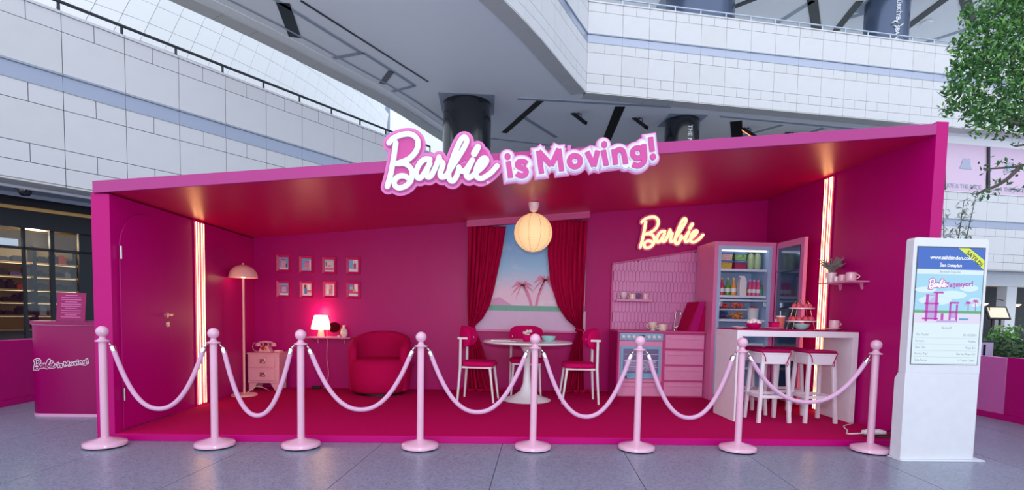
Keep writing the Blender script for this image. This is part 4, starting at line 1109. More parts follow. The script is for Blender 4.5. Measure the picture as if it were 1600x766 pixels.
# ------------------------------------------------------------------ dining set
tx, ty = .54, 6.80
t = thing('round_table', 'white round pedestal table with flared base', 'table', (tx, ty, FZ))
MB().lathe([(.54, .0), (.56, .012), (.56, .022), (.555, .028)], (tx, ty, .785), 64).build('tabletop', 'white_paint', t, smooth=40)
MB().lathe([(.305, 0), (.31, .008), (.27, .025), (.16, .06), (.085, .12), (.05, .22), (.04, .4), (.045, .6), (.09, .68), (.16, .722)], (tx, ty, FZ), 44).build('pedestal', 'white_paint', t, smooth=60)
def make_chair():
    t = thing('dining_chair', '', 'chair', (0, 0, 0), group='dining chairs at the round table')
    pol = [( .22 * abs(math.cos(a)) ** .55 * (1 if math.cos(a) > 0 else -1), .21 * abs(math.sin(a)) ** .55 * (1 if math.sin(a) > 0 else -1)) for a in [2 * PI * k / 32 for k in range(32)]]
    MB().prism(pol, .435, .495, 'z').build('seat', 'velvet_seat', t, bevel=.022, world=False)
    MB().box(-.19, .19, -.18, .18, .415, .436).build('seat_frame', 'white_paint', t, world=False)
    for s in (-1, 1):
        MB().tube([(s * .17, .16, .43), (s * .195, .215, 0)], [.017, .012], 10).build('leg', 'white_paint', t, smooth=60, world=False)
        MB().tube([(s * .21, -.23, 0), (s * .2, -.2, .43), (s * .2, -.2, .775)], [.013, .018, .016], 10).build('leg', 'white_paint', t, smooth=60, world=False)
        MB().box(s * .2 - .018, s * .2 + .018, -.235, -.11, .765, .792).build('arm_stub', 'white_paint', t, bevel=.006, world=False)
    vs_ = []; fs = []; NU, NV = 24, 10
    for side in (0, 1):
        for j in range(NV + 1):
            for i in range(NU + 1):
                u = -1 + 2 * i / NU; v = -1 + 2 * j / NV
                xx = .235 * u; ww = (1 - abs(u) ** 3.2) ** (1 / 2.6) if abs(u) < 1 else 0
                zz = .79 + .135 * v * (.12 + .88 * ww)
                bulge = .02 * (1 - abs(v) ** 3) * (1 - abs(u) ** 4)
                yy = -.225 + .15 * u * u + (bulge + .006 if side else -bulge - .006)
                vs_.append((xx, yy, zz))
    q = (NU + 1) * (NV + 1)
    for j in range(NV):
        for i in range(NU):
            a = j * (NU + 1) + i
            fs.append((a, a + 1, a + NU + 2, a + NU + 1)); fs.append((q + a, q + a + NU + 1, q + a + NU + 2, q + a + 1))
    rim = [j for j in range(NU + 1)] + [(j + 1) * (NU + 1) + NU for j in range(NV)] + [NV * (NU + 1) + i for i in range(NU - 1, -1, -1)] + [j * (NU + 1) for j in range(NV - 1, 0, -1)]
    for a, c in zip(rim, rim[1:] + rim[:1]): fs.append((a, q + a, q + c, c))
    MB().add(vs_, fs).build('backrest', 'velvet_seat', t, smooth=60, world=False)
    return t
ch = make_chair()
for i, (x, y, a, lab) in enumerate(((-.06, 6.77, -100, 'pink padded white dining chair left of the round table'), (1.18, 6.74, 88, 'pink padded white dining chair right of the round table'), (.56, 7.28, 178, 'pink padded white dining chair behind the round table'))):
    o = ch if i == 0 else copy_tree(ch)
    o.location = (x, y, FZ); o.rotation_euler.z = R(a); o['label'] = lab

# ---- small tableware builders
def bowl(label, x, y, z, r, h, m, rim=None):
    t = thing('bowl', label, 'bowl', (x, y, z))
    MB().lathe([(r * .45, 0), (r * .5, .004), (r * .85, h * .45), (r, h), (r * .95, h), (r * .8, h * .5), (r * .4, h * .15), (.001, h * .12)], (x, y, z), 28).build('shell', m, t, smooth=50)
    MB().lathe([(r * .42, 0), (r * .46, .006)], (x, y, z - .001), 20).build('foot', rim or m, t)
    return t
def plate(label, x, y, z, r, m):
    t = thing('plate', label, 'plate', (x, y, z))
    MB().lathe([(r * .55, 0), (r * .6, .004), (r, .016), (r, .02), (r * .62, .009), (.001, .008)], (x, y, z), 32).build('dish', m, t, smooth=40)
    return t
def mug(label, x, y, z, r, h, m, rz=0, foot=False, group=None):
    t = thing('mug', label, 'mug', (x, y, z), group=group)
    if foot: pr = [(r * .6, 0), (r * .62, .008), (r * .3, h * .14), (r * .35, h * .2), (r * .85, h * .4), (r, h * .7), (r * 1.05, h), (r * .98, h), (r * .8, h * .5), (.001, h * .35)]
    else: pr = [(r * .85, 0), (r * .95, h * .08), (r, h * .3), (r, h), (r * .92, h), (r * .9, h * .2), (.001, h * .12)]
    MB().lathe(pr, (x, y, z), 24).build('cup', m, t, smooth=45)
    c, s = math.cos(rz), math.sin(rz)
    MB().tube([(x + c * (r * .93 + r * .62 * math.sin(PI * k / 10)), y + s * (r * .93 + r * .62 * math.sin(PI * k / 10)), z + h * (.82 - .58 * k / 10)) for k in range(11)], r * .12, 8).build('handle', m, t, smooth=60)
    return t
TZ = .8131
bowl('mint green bowl on the round table', .80, 6.78, TZ, .092, .07, 'mint')
t = thing('cutlery_tray', 'flat white napkin with cutlery on the left of the round table', 'napkin', (.22, 6.72, TZ))
MB().box(.04, .38, 6.62, 6.8, TZ, TZ + .008).build('napkin', 'porcelain', t, bevel=.003)
for k in range(2): MB().box(.08, .32, 6.66 + k * .06, 6.675 + k * .06, TZ + .008, TZ + .012).build('knife', 'chrome', t)
t = thing('fork', 'small steel fork in front of the mint bowl', 'fork', (.82, 6.6, TZ)); MB().box(.72, .86, 6.6, 6.612, TZ, TZ + .004).build('stem', 'chrome', t)
for k in range(3): MB().box(.86, .91, 6.592 + k * .01, 6.597 + k * .01, TZ, TZ + .004).build('tine', 'chrome', t)
mat('candy', 'd85a8e', .5)
t = bowl('dark pink bowl of wrapped sweets behind the barrier post', .52, 6.68, TZ, .075, .085, 'velvet_seat')
for k in range(9):
    a = k * 2.4; rr = .018 * math.sqrt(k); MB().ball((.52 + rr * math.cos(a), 6.68 + rr * math.sin(a), TZ + .088 + .02 * (k % 3)), .02, 8).build('wrapped_sweet', 'porcelain' if k % 2 else 'porcelain_cream', smooth=80)['label'] = 'pale wrapped sweet in the dark pink bowl on the round table'
for o in [o for o in COL.objects if o.name.startswith('wrapped_sweet')]: tag(o, None, 'sweet', 'sweets in the bowl on the round table')

# ------------------------------------------------------------------ kitchenette
KY = 7.16
sp = thing('tiled_backsplash', 'slanting-topped pink backsplash of long hexagonal tiles above the kitchenette', 'backsplash', (2.44, 7.64, .96))
SX0, SX1 = 1.79, 3.07
ST = lambda x: 1.87 + (x - SX0) * .18
MB().prism([(SX0, .95), (SX1, .95), (SX1, ST(SX1)), (SX0, ST(SX0))], 7.632, 7.65).build('grout_panel', 'pink_grout', sp)
fr = MB(); q = .022
fr.prism([(SX0 - q, .95), (SX0, .95), (SX0, ST(SX0)), (SX0 - q, ST(SX0 - q) + q)], 7.612, 7.65); fr.prism([(SX1, .95), (SX1 + q, .95), (SX1 + q, ST(SX1 + q) + q), (SX1, ST(SX1))], 7.612, 7.65)
fr.prism([(SX0 - q, ST(SX0 - q)), (SX1 + q, ST(SX1 + q)), (SX1 + q, ST(SX1 + q) + q), (SX0 - q, ST(SX0 - q) + q)], 7.612, 7.65)
fr.build('edge_frame', 'pink_unit', sp, bevel=.002)
tw_, th_, tip = .0525, .168, .024
HEX = [(-tw_ / 2, -th_ / 2 + tip), (0, -th_ / 2), (tw_ / 2, -th_ / 2 + tip), (tw_ / 2, th_ / 2 - tip), (0, th_ / 2), (-tw_ / 2, th_ / 2 - tip)]
HEX = [(a * .90, c * .968) for a, c in HEX]
full = MB().prism(HEX, -.004, 0).mesh('tile'); full.materials.append(M('pink_tile'))
def clip(poly, f):
    out = []
    for p, q_ in zip(poly, poly[1:] + poly[:1]):
        a, c = f(p), f(q_)
        if a >= 0: out.append(p)
        if (a >= 0) != (c >= 0):
            u = a / (a - c); out.append((p[0] + (q_[0] - p[0]) * u, p[1] + (q_[1] - p[1]) * u))
    return out
row = 0; z = .95 + .04
while z - th_ / 2 < 2.12:
    x = SX0 + (tw_ / 2 if row % 2 else 0) + .01
    while x - tw_ / 2 < SX1:
        pol = [(x + a, z + c) for a, c in HEX]
        cl = pol
        for f in (lambda p: p[0] - SX0 - .001, lambda p: SX1 - .001 - p[0], lambda p: p[1] - .952, lambda p: ST(p[0]) - .002 - p[1]):
            if cl: cl = clip(cl, f)
        if len(cl) >= 3:
            ar = abs(sum(p[0] * q_[1] - q_[0] * p[1] for p, q_ in zip(cl, cl[1:] + cl[:1]))) / 2
            if len(cl) == 6 and cl == pol: piece('tile', full, sp, Vector((x, 7.632, z)) - sp.location)
            elif ar > 4e-4: MB().prism(cl, 7.628, 7.632).build('tile', 'pink_tile', sp)
        x += tw_
    z += th_ - tip; row += 1

kt = thing('oven_cabinet', 'pink kitchen unit with a blue-trimmed oven below the backsplash', 'cabinet', (2.09, 7.4, FZ))
MB().box(1.78, 2.398, KY + .02, 7.61, FZ, .935).build('body', 'pink_unit', kt)
MB().box(1.80, 2.385, KY, KY + .02, .83, .925).build('control_panel', 'oven_blue', kt, bevel=.003)
pnl = [o for o in kt.children if o.name.startswith('control_panel')][0]
for x in (1.845, 1.915, 1.985, 2.19, 2.26, 2.33):
    b = MB(); b.m = Matrix.Translation((x, KY, .878)) @ Matrix.Rotation(R(90), 4, 'X'); b.lathe([(.026, 0), (.026, .012), (.02, .02)], (0, 0, 0), 20); b.m = None
    b.build('knob', 'white_paint', pnl, smooth=40)
MB().box(2.055, 2.135, KY - .004, KY, .855, .9).build('clock_display', 'black', pnl)
text('clock_digits', '12:30', .03, 'oven_blue', pnl, face_front(2.095, KY - .006, .878), .001)
od = MB().box(1.795, 2.38, KY, KY + .02, .27, .82).build('oven_door', 'pink_front', kt, bevel=.004)
MB().box(1.815, 2.36, KY - .012, KY, .35, .75).build('window_frame', 'oven_blue', od, bevel=.004)
MB().box(1.85, 2.325, KY - .016, KY - .012, .39, .715).build('oven_window', 'oven_dark', od)
for z in (.47, .56, .64): MB().box(1.855, 2.32, KY - .019, KY - .016, z, z + .006).build('oven_rack', 'fridge_in', od)
mat('foil', 'a8a0c0', .25, metal=.6, bump=.8, scale=6)
MB().box(1.87, 2.30, KY - .018, KY - .016, .42, .57).build('oven_foil', 'foil', od)
for x in (1.87, 2.27): MB().box(x, x + .03, KY - .03, KY - .01, .325, .36).build('door_latch', 'charcoal', od)
MB().box(1.87, 2.30, KY - .028, KY - .012, .32, .352).build('door_handle', 'oven_blue', od, bevel=.004)
d = MB().box(1.79, 2.375, KY, KY + .02, .08, .26).build('drawer', 'pink_front', kt, bevel=.004)
MB().box(1.84, 2.33, KY - .008, KY, .205, .225).build('drawer_pull', 'pink_front', d, bevel=.003)
kd = thing('drawer_cabinet', 'pink kitchen unit with four wide drawers beside the oven', 'cabinet', (2.72, 7.4, FZ))
MB().box(2.40, 2.962, KY + .02, 7.61, FZ, .935).build('body', 'pink_unit', kd)
for k in range(4):
    z = .085 + k * .213
    d = MB().box(2.42, 2.945, KY, KY + .02, z, z + .185).build('drawer', 'pink_front', kd, bevel=.004)
    MB().box(2.45, 2.915, KY - .008, KY, z + .125, z + .148).build('drawer_pull', 'pink_front', d, bevel=.003)
t = thing('kitchen_worktop', 'pink kitchenette worktop over oven and drawers', 'worktop', (2.4, 7.4, .935))
MB().box(1.765, 2.965, KY - .015, 7.61, .936, .96).build('slab', 'pink_unit', t, bevel=.003)
MB().box(1.765, 1.78, KY, 7.61, FZ, .936).build('side_panel', 'pink_paint', kt)
WZ = .9605
# leaning panel
t = thing('leaning_panel', 'dark pink slanting side panel on the worktop next to the fridge', 'panel', (2.95, 7.3, WZ))
MB().prism([(2.72, WZ), (2.87, WZ), (2.96, 1.36), (2.86, 1.36)], 7.2, 7.222).build('board', 'pink_paint', t, bevel=.002)
MB().prism([(2.72, WZ), (2.735, WZ), (2.875, 1.36), (2.86, 1.36)], 7.185, 7.6).build('edge_strip', 'velvet', t)
MB().prism([(2.875, WZ), (2.96, WZ), (2.96, 1.34)], 7.205, 7.22).build('gusset', 'velvet', t)
# tap
t = thing('kitchen_tap', 'slim chrome swan-neck tap on the kitchenette worktop', 'tap', (2.66, 7.52, WZ))
MB().tube(smooth_path([(2.66, 7.52, WZ), (2.665, 7.52, 1.12), (2.67, 7.515, 1.2), (2.69, 7.5, 1.235), (2.715, 7.47, 1.225), (2.72, 7.46, 1.18)], 6), .009, 10).build('spout', 'chrome', t, smooth=60)
MB().lathe([(.022, 0), (.02, .015), (.012, .03)], (2.66, 7.52, WZ), 18).build('base', 'chrome', t, smooth=40)
MB().tube([(2.665, 7.52, 1.0), (2.70, 7.5, 1.02)], .005, 6).build('lever', 'chrome', t)
mug('cream footed cup on the worktop above the oven knobs', 2.29, 7.33, WZ, .055, .115, 'porcelain_cream', PI, True)
mug('plain peach teacup on the worktop nearest the tap', 2.43, 7.34, WZ, .056, .085, 'porcelain_cream', PI)
mug('blue teacup half hidden between two cups on the worktop', 2.36, 7.43, WZ, .05, .06, 'mint', PI)
t = thing('wall_shelf', 'thin pink shelf on the tiled backsplash', 'shelf', (2.07, 7.56, 1.36))
MB().box(1.82, 2.33, 7.50, 7.628, 1.355, 1.372).build('board', 'pink_front', t, bevel=.002); MB().box(1.82, 2.33, 7.495, 7.503, 1.355, 1.382).build('lip', 'pink_front', t)
S2 = 1.3725
mug('white footed cup at the left end of the backsplash shelf', 1.935, 7.565, S2, .045, .11, 'porcelain', PI, True)
mug('cream mug with a shine, second on the backsplash shelf', 2.06, 7.565, S2, .042, .085, 'porcelain_cream', PI)
t = thing('drinking_glass', 'clear flared glass between the mugs on the backsplash shelf', 'glass', (2.145, 7.57, S2))
MB().lathe([(.028, 0), (.02, .01), (.03, .04), (.04, .105), (.037, .105), (.026, .045), (.001, .02)], (2.145, 7.57, S2), 18).build('bowl', 'clear_glass', t, smooth=50); MB().lathe([(.03, 0), (.03, .004)], (2.145, 7.57, S2), 18).build('foot', 'porcelain', t)
mug('pale pink mug at the right end of the backsplash shelf', 2.245, 7.565, S2, .044, .095, 'porcelain_pink', 0)

# ------------------------------------------------------------------ fridge
FX0, FX1, FY, FT = 2.97, 3.79, 7.0, 2.145
f = thing('open_fridge', 'tall pink fridge with its door open and stocked blue-grey shelves', 'fridge', (3.38, 7.3, FZ))
b = MB()
b.box(FX0, FX0 + .05, FY, 7.59, FZ, FT); b.box(FX1 - .05, FX1, FY, 7.59, FZ, FT); b.box(FX0 + .05, FX1 - .05, FY, 7.59, FT - .05, FT); b.box(FX0 + .05, FX1 - .05, FY, 7.59, FZ, FZ + .08); b.box(FX0 + .05, FX1 - .05, 7.5, 7.59, FZ + .08, FT - .05)
b.build('cabinet', 'pink_mid', f)
b = MB(); i0, i1 = FX0 + .05, FX1 - .05
b.box(i0, i0 + .045, FY + .005, 7.5, FZ + .08, FT - .05); b.box(i1 - .045, i1, FY + .005, 7.5, FZ + .08, FT - .05); b.box(i0 + .045, i1 - .045, FY + .005, 7.5, FT - .1, FT - .05); b.box(i0 + .045, i1 - .045, 7.46, 7.5, FZ + .12, FT - .1); b.box(i0 + .045, i1 - .045, FY + .005, 7.5, FZ + .08, FZ + .12)
b.build('liner', 'fridge_blue', f)
mat('fridge_fill_glow', 'f2f7ff', .4, emit=1.2)
MB().box(i0 + .06, i1 - .06, FY + .03, FY + .07, FT - .12, FT - .1).build('added_glow_bar', 'fridge_fill_glow', f)  # glowing bar added to brighten the fridge interior
point_light('fridge_fill_light', (3.38, FY + .09, FT - .17), 1.5, (.9, .95, 1), f, .06)  # added fill light for the fridge shelves, not a real lamp
j0, j1 = i0 + .045, i1 - .045
SH = [1.775, 1.43, 1.115, .80, .48]
for z in SH:
    MB().box(j0, j1, FY + .045, 7.46, z, z + .018).build('shelf', 'fridge_in', f, bevel=.002)
    MB().box(j0, j1, FY + .035, FY + .045, z - .008, z + .022).build('shelf_edge', 'fridge_in', f)
MB().box(j0 - .02, j1 + .02, FY + .006, FY + .034, 1.372, 1.395).build('middle_rail', 'fridge_in', f, bevel=.004)
for x in (j0 + .02, j1 - .02): MB().box(x - .02, x + .02, FY + .0, FY + .03, 1.30, 1.37).build('door_clip', 'steel', f, bevel=.004)
# door, opened towards the hall
dx = 3.79
dr = MB().box(dx, dx + .045, 6.37, 6.985, FZ + .05, FT - .005)
dr = dr.build('door', 'pink_mid', f, bevel=.004)
mat('door_dark', '2c4468', .12, metal=.35, coat=.8)
MB().box(dx - .008, dx, 6.44, 6.93, FZ + .15, FT - .085).build('door_panel', 'door_dark', dr, bevel=.003)
for z in (.6, 1.25, 1.75):
    MB().box(dx - .06, dx - .008, 6.48, 6.89, z, z + .012).build('door_shelf', 'door_dark', dr)
ITM = 0
FYI = FY + .07
def fbox(x, z, w, h, c, label):
    t = thing('food_box', label, 'food container', (x, FYI + .06, z), group='food boxes in the fridge')
    MB().prism([(x - w / 2 + .008, z), (x + w / 2 - .008, z), (x + w / 2, z + h), (x - w / 2, z + h)], FYI, FYI + .13).build('food', mat('food_' + c, c, .6, var=.5, scale=60, bump=.6), t, bevel=.004)
    MB().box(x - w / 2 - .006, x + w / 2 + .006, FYI - .008, FYI + .138, z + h, z + h + .022).build('lid', mat('lid_blue', '4a74b8', .35), t, bevel=.004)
z1 = SH[0] + .0185
for x, k, c, lab in ((3.165, 0, 'e8b24a', 'fridge box of yellow pieces with blue lid, lower left'), (3.165, 1, 'e3b3b0', 'fridge box of pale pink pieces with blue lid, upper left'), (3.355, 0, 'b02a60', 'fridge box of dark red pieces with blue lid, lower right'), (3.355, 1, '6a9a58', 'fridge box of green pieces with blue lid, upper right')):
    fbox(x, z1 + k * .113, .16, .088, c, lab)
t = thing('lettuce_bag', 'clear bag of two pale green cabbages on the top fridge shelf', 'vegetable bag', (3.56, FYI + .06, z1))
for s in (-1, 1): MB().lathe([(.03, 0), (.045, .04), (.048, .12), (.04, .19), (.015, .23)], (3.56 + s * .047, FYI + .06, z1), 16).build('cabbage', mat('cabbage', 'd3dcb0', .6, hex2='a4bf78', scale=14), t, smooth=60)
MB().box(3.46, 3.66, FYI - .0, FYI + .12, z1, z1 + .235).build('bag', 'clear_glass', t)
def bottle(label, x, z, r, h, c, cap, neck=True, band=True, group='bottles in the fridge', y=FYI + .05):
    t = thing('bottle', label, 'bottle', (x, y, z), group=group)
    pr = [(r * .95, 0), (r, .01), (r, h * .5), (r * .4, h * .72), (r * .36, h * .92)] if neck else [(r * .95, 0), (r, .01), (r, h * .78), (r * .6, h * .86), (r * .6, h * .92)]
    MB().lathe(pr, (x, y, z), 18).build('body', mat('btl_' + c, c, .25), t, smooth=40)
    MB().lathe([(r * .42 if neck else r * .65, h * .9), (r * .42 if neck else r * .65, h)], (x, y, z), 14).build('cap', mat('cap_' + cap, cap, .4), t)
    if band: MB().lathe([(r * 1.02, h * .2), (r * 1.02, h * .42)], (x, y, z), 18).build('label_band', 'sign_white', t)
z2 = SH[1] + .0185
bottle('red sauce bottle on the fridge shelf, left of the green one', 3.135, z2, .036, .235, 'cf2f62', 'f0c070')
bottle('green sauce bottle on the fridge shelf', 3.215, z2, .036, .235, '5a9a3c', 'f0c070')
bottle('orange sauce bottle on the fridge shelf beside the milk carton', 3.295, z2, .036, .235, 'e59a3a', 'f0c070')
t = thing('milk_carton', 'white gable-top milk carton on the fridge shelf', 'carton', (3.395, FYI + .03, z2))
MB().box(3.345, 3.435, FYI - .03, FYI + .06, z2, z2 + .2).build('body', 'sign_white', t, bevel=.003); MB().prism([(3.345, z2 + .2), (3.435, z2 + .2), (3.42, z2 + .24), (3.36, z2 + .24)], FYI - .02, FYI + .05).build('gable', 'sign_white', t); MB().box(3.352, 3.428, FYI + .01, FYI + .02, z2 + .24, z2 + .262).build('fin', 'sign_white', t)
bottle('small brown jar bottle right of the milk carton', 3.462, z2, .02, .13, 'c98a4a', 'd8a860', False, False)
for k in range(3): bottle('clear pink drink bottle in the fridge, %s of three' % ('left', 'middle', 'right')[k], 3.515 + k * .058, z2, .028, .215, 'd8558e', 'e6a8c4', False, True)
bottle('small green bottle at the right end of the fridge shelf', 3.675, z2, .02, .15, '3c8a5a', '2f6a4a', False, False)
z3 = SH[2] + .0185
MB().box(j0, 3.47, FYI - .02, FYI + .14, z3 + .125, z3 + .137).build('shelf_insert', 'fridge_in', f)
def fruit(x, z, w, h, c, lab, n=22):
    t = thing('fruit_tray', lab, 'fruit tray', (x, FYI + .05, z), group='fruit trays in the fridge')
    MB().box(x - w / 2, x + w / 2, FYI - .01, FYI + .12, z, z + h * .35).build('tray', 'clear_glass', t)
    b = MB(); r_ = random.Random(c)
    for i in range(n): b.ball((x + r_.uniform(-.42, .42) * w, FYI + .01 + r_.uniform(0, .08), z + .018 + r_.random() * (h - .035)), .019, 8)
    o = b.build('fruit', mat('fruit_' + c, c, .45, var=.4, scale=30), t, smooth=80); o['kind'] = 'stuff'
fruit(3.15, z3 + .138, .17, .09, 'd63a3a', 'fridge tray of red strawberries, upper left'); fruit(3.355, z3 + .138, .18, .09, 'e0604a', 'fridge tray of orange-red fruit, upper right')
fruit(3.15, z3, .17, .11, '34406e', 'fridge tray of blueberries, lower left', 40); fruit(3.355, z3, .18, .11, 'e8843a', 'fridge tray of orange and yellow fruit, lower right')
t = thing('yogurt_tub', 'white tub topped with red berries on the lower fridge shelf', 'tub', (3.58, FYI + .06, z3))
MB().lathe([(.065, 0), (.075, .15), (.078, .155)], (3.58, FYI + .06, z3), 24).build('tub', 'sign_white', t, smooth=40)
for k in range(9): MB().ball((3.58 + .045 * math.cos(k * 2.4) * (k / 9) ** .4, FYI + .06 + .045 * math.sin(k * 2.4) * (k / 9) ** .4, z3 + .165), .016, 8).build('berry', mat('berry', 'b02a3a', .4), t, smooth=80)
z4 = SH[3] + .0185; z5 = SH[4] + .0185
for x, z, c, lab in ((3.17, z4, 'c95a4a', 'fridge tray of red vegetables behind the bar, left'), (3.42, z4, '8a9ab8', 'fridge tray of grey-blue produce behind the bar, right'), (3.17, z5, 'd9803a', 'fridge tray of carrots low down behind the stools'), (3.4, z5, '5c8a48', 'fridge tray of green vegetables low down behind the stools')):
    fruit(x, z, .2, .13, c, lab, 30)

# ------------------------------------------------------------------ bar and stools
B0, B1, BYf, BYb, BT = 2.64, 3.955, 5.565, 6.08, 1.045
t = thing('bar_counter', 'white waterfall bar counter with a dark pink top', 'bar counter', (3.3, 5.8, FZ))
MB().box(B0, B1, BYf, BYb, BT - .075, BT - .012).build('top_panel', 'white_bar', t, bevel=.002)
MB().box(B0, B1, BYf, BYb, BT - .012, BT).build('pink_top', 'cushion', t, bevel=.002)
MB().box(B0, B0 + .06, BYf, BYb, FZ, BT - .075).build('side_panel', 'white_bar', t, bevel=.002)
MB().box(B1 - .06, B1, BYf, BYb, FZ, BT - .075).build('side_panel', 'white_bar', t, bevel=.002)
def make_stool():
    t = thing('bar_stool', '', 'stool', (0, 0, 0), group='white bar stools')
    for sx in (-1, 1):
        for sy in (-1, 1):
            b = MB(); b.bar((sx * .165, sy * .155, 0), (sx * .13, sy * .12, .72), .034, .034, up=(0, 1, 0)); b.build('leg', 'white_bar', t, bevel=.003, world=False)
    for sy in (-1, 1): MB().box(-.135, .135, sy * .125 - .012, sy * .125 + .012, .62, .72).build('apron', 'white_bar', t, world=False)
    for sx in (-1, 1): MB().box(sx * .135 - .012, sx * .135 + .012, -.125, .125, .62, .72).build('apron', 'white_bar', t, world=False)
    for sy in (-1, 1): MB().box(-.15, .15, sy * .142 - .012, sy * .142 + .012, .26, .29).build('stretcher', 'white_bar', t, world=False)
    for sx in (-1, 1): MB().box(sx * .152 - .012, sx * .152 + .012, -.14, .14, .26, .29).build('stretcher', 'white_bar', t, world=False)
    MB().box(-.155, .155, -.14, .14, .72, .738).build('seat_board', 'white_bar', t, bevel=.003, world=False)
    cu = MB().box(-.16, .16, -.145, .145, .738, .768).build('cushion', 'cushion', t, bevel=.014, world=False)
    for sx in (-1, 1):
        MB().tube(smooth_path([(sx * .155, -.148, .745), (sx * .13, -.16, .70), (sx * .115, -.152, .645)], 5), .005, 6).build('cushion_tie', 'cushion', cu, world=False)
    MB().tube([(.115, -.152, .65), (.125, -.155, .62), (.11, -.155, .6), (.1, -.155, .62), (.115, -.152, .65)], .004, 6).build('tie_bow', 'cushion', cu, world=False)
    return t
st = make_stool()
for i, (x, y, lab) in enumerate(((3.045, 5.66, 'white bar stool with pink cushion, front left under the bar'), (3.545, 5.66, 'white bar stool with pink cushion, front right under the bar'), (3.02, 6.10, 'white bar stool with pink cushion, rear left behind the bar'), (3.45, 6.10, 'white bar stool with pink cushion, rear right behind the bar'))):
    o = st if i == 0 else copy_tree(st)
    o.location = (x, y, FZ); o['label'] = lab
# on the bar
Z1 = BT + .0005
bw = bowl('dark pink bowl heaped with white sweets on the bar', 2.90, 5.74, Z1, .082, .06, 'velvet_seat')
for k in range(14):
    a = k * 2.4; rr = .017 * math.sqrt(k)
    o = MB().ball((2.90 + rr * math.cos(a), 5.74 + rr * math.sin(a), Z1 + .062 + .03 * (1 - k / 14)), .02, 8).build('white_sweet', 'porcelain', smooth=80)
    tag(o, 'white sweet heaped in the dark pink bowl on the bar', 'sweet', 'sweets in the bowl on the bar')
plate('flat pale plate on the left end of the bar', 2.745, 5.76, Z1, .075, 'porcelain_pink')
plate('pale plate under the pink box on the bar', 3.10, 5.70, Z1, .10, 'porcelain_pink')
t = thing('gift_box', 'small dark pink box standing on a plate on the bar', 'box', (3.11, 5.72, Z1 + .021))
MB().box(3.07, 3.15, 5.68, 5.76, Z1 + .021, Z1 + .065).build('body', 'velvet_seat', t, bevel=.003); MB().box(3.067, 3.153, 5.677, 5.763, Z1 + .063, Z1 + .078).build('lid', 'cushion', t, bevel=.002)
cx_, cy_ = 3.235, 5.82
t = thing('drink_cup', 'red patterned drink cup with a striped straw on the bar', 'cup', (cx_, cy_, Z1))
mat('cup_red', 'b83a44', .4, hex2='e07a6a', scale=60)
MB().lathe([(.036, 0), (.046, .13), (.047, .135)], (cx_, cy_, Z1), 22).build('cup', 'cup_red', t, smooth=40)
MB().lathe([(.049, .133), (.049, .145), (.03, .148)], (cx_, cy_, Z1), 22).build('lid', 'porcelain', t)
MB().tube([(cx_, cy_, Z1 + .1), (cx_ - .004, cy_, Z1 + .2)], .005, 8).build('straw', 'sign_white', t)
for k in range(3): MB().tube([(cx_ - .048, cy_ - .012 + k * .012, Z1 + .02), (cx_ - .05, cy_ - .012 + k * .012, Z1 + .11)], .002, 4).build('pattern_stripe', 'sign_white', t)
ex, ey = 3.475, 5.83
t = thing('cake_stand', 'two-tier white cake stand with a wire carrying handle on the bar', 'cake stand', (ex, ey, Z1))
for z, r in ((.085, .15), (.225, .125)):
    MB().lathe([(r, 0), (r, .01), (r + .008, .016), (r - .008, .012)], (ex, ey, Z1 + z), 32).build('tier_plate', 'porcelain', t, smooth=40)
for s in (-1, 1):
    for q in (-1, 1):
        MB().tube(smooth_path([(ex + s * .125, ey + q * .06, Z1), (ex + s * .1, ey + q * .05, Z1 + .11), (ex + s * .06, ey + q * .03, Z1 + .29), (ex + s * .035, ey, Z1 + .315)], 5), .004, 6).build('wire_leg', 'gold', t, smooth=60)
MB().tube([(ex - .035, ey, Z1 + .315), (ex + .035, ey, Z1 + .315)], .004, 6).build('wire_handle', 'gold', t)
mat('cake_pink', 'e0506a', .55)
for z, r, n, where in ((.101, .105, 10, 'lower'), (.241, .078, 7, 'upper')):
    for k in range(n):
        a = 2 * PI * k / n + .2
        o = MB().lathe([(.022, 0), (.028, .012), (.02, .03), (.004, .044)], (ex + r * math.cos(a), ey + r * math.sin(a), Z1 + z), 10).build('pink_cake', 'cake_pink', smooth=50)
        tag(o, 'small pointed pink cake on the %s tier of the cake stand' % where, 'cake', 'cakes on the %s tier' % where)
bowl('mint bowl under the cake stand on the bar', ex - .01, ey - .03, Z1, .085, .066, 'mint')
plate('pale saucer at the right end of the bar', 3.80, 5.78, Z1, .085, 'porcelain_pink')
mug('plain lavender-pink mug on a saucer at the right end of the bar', 3.82, 5.78, Z1 + .0205, .05, .088, 'porcelain_pink', 0)

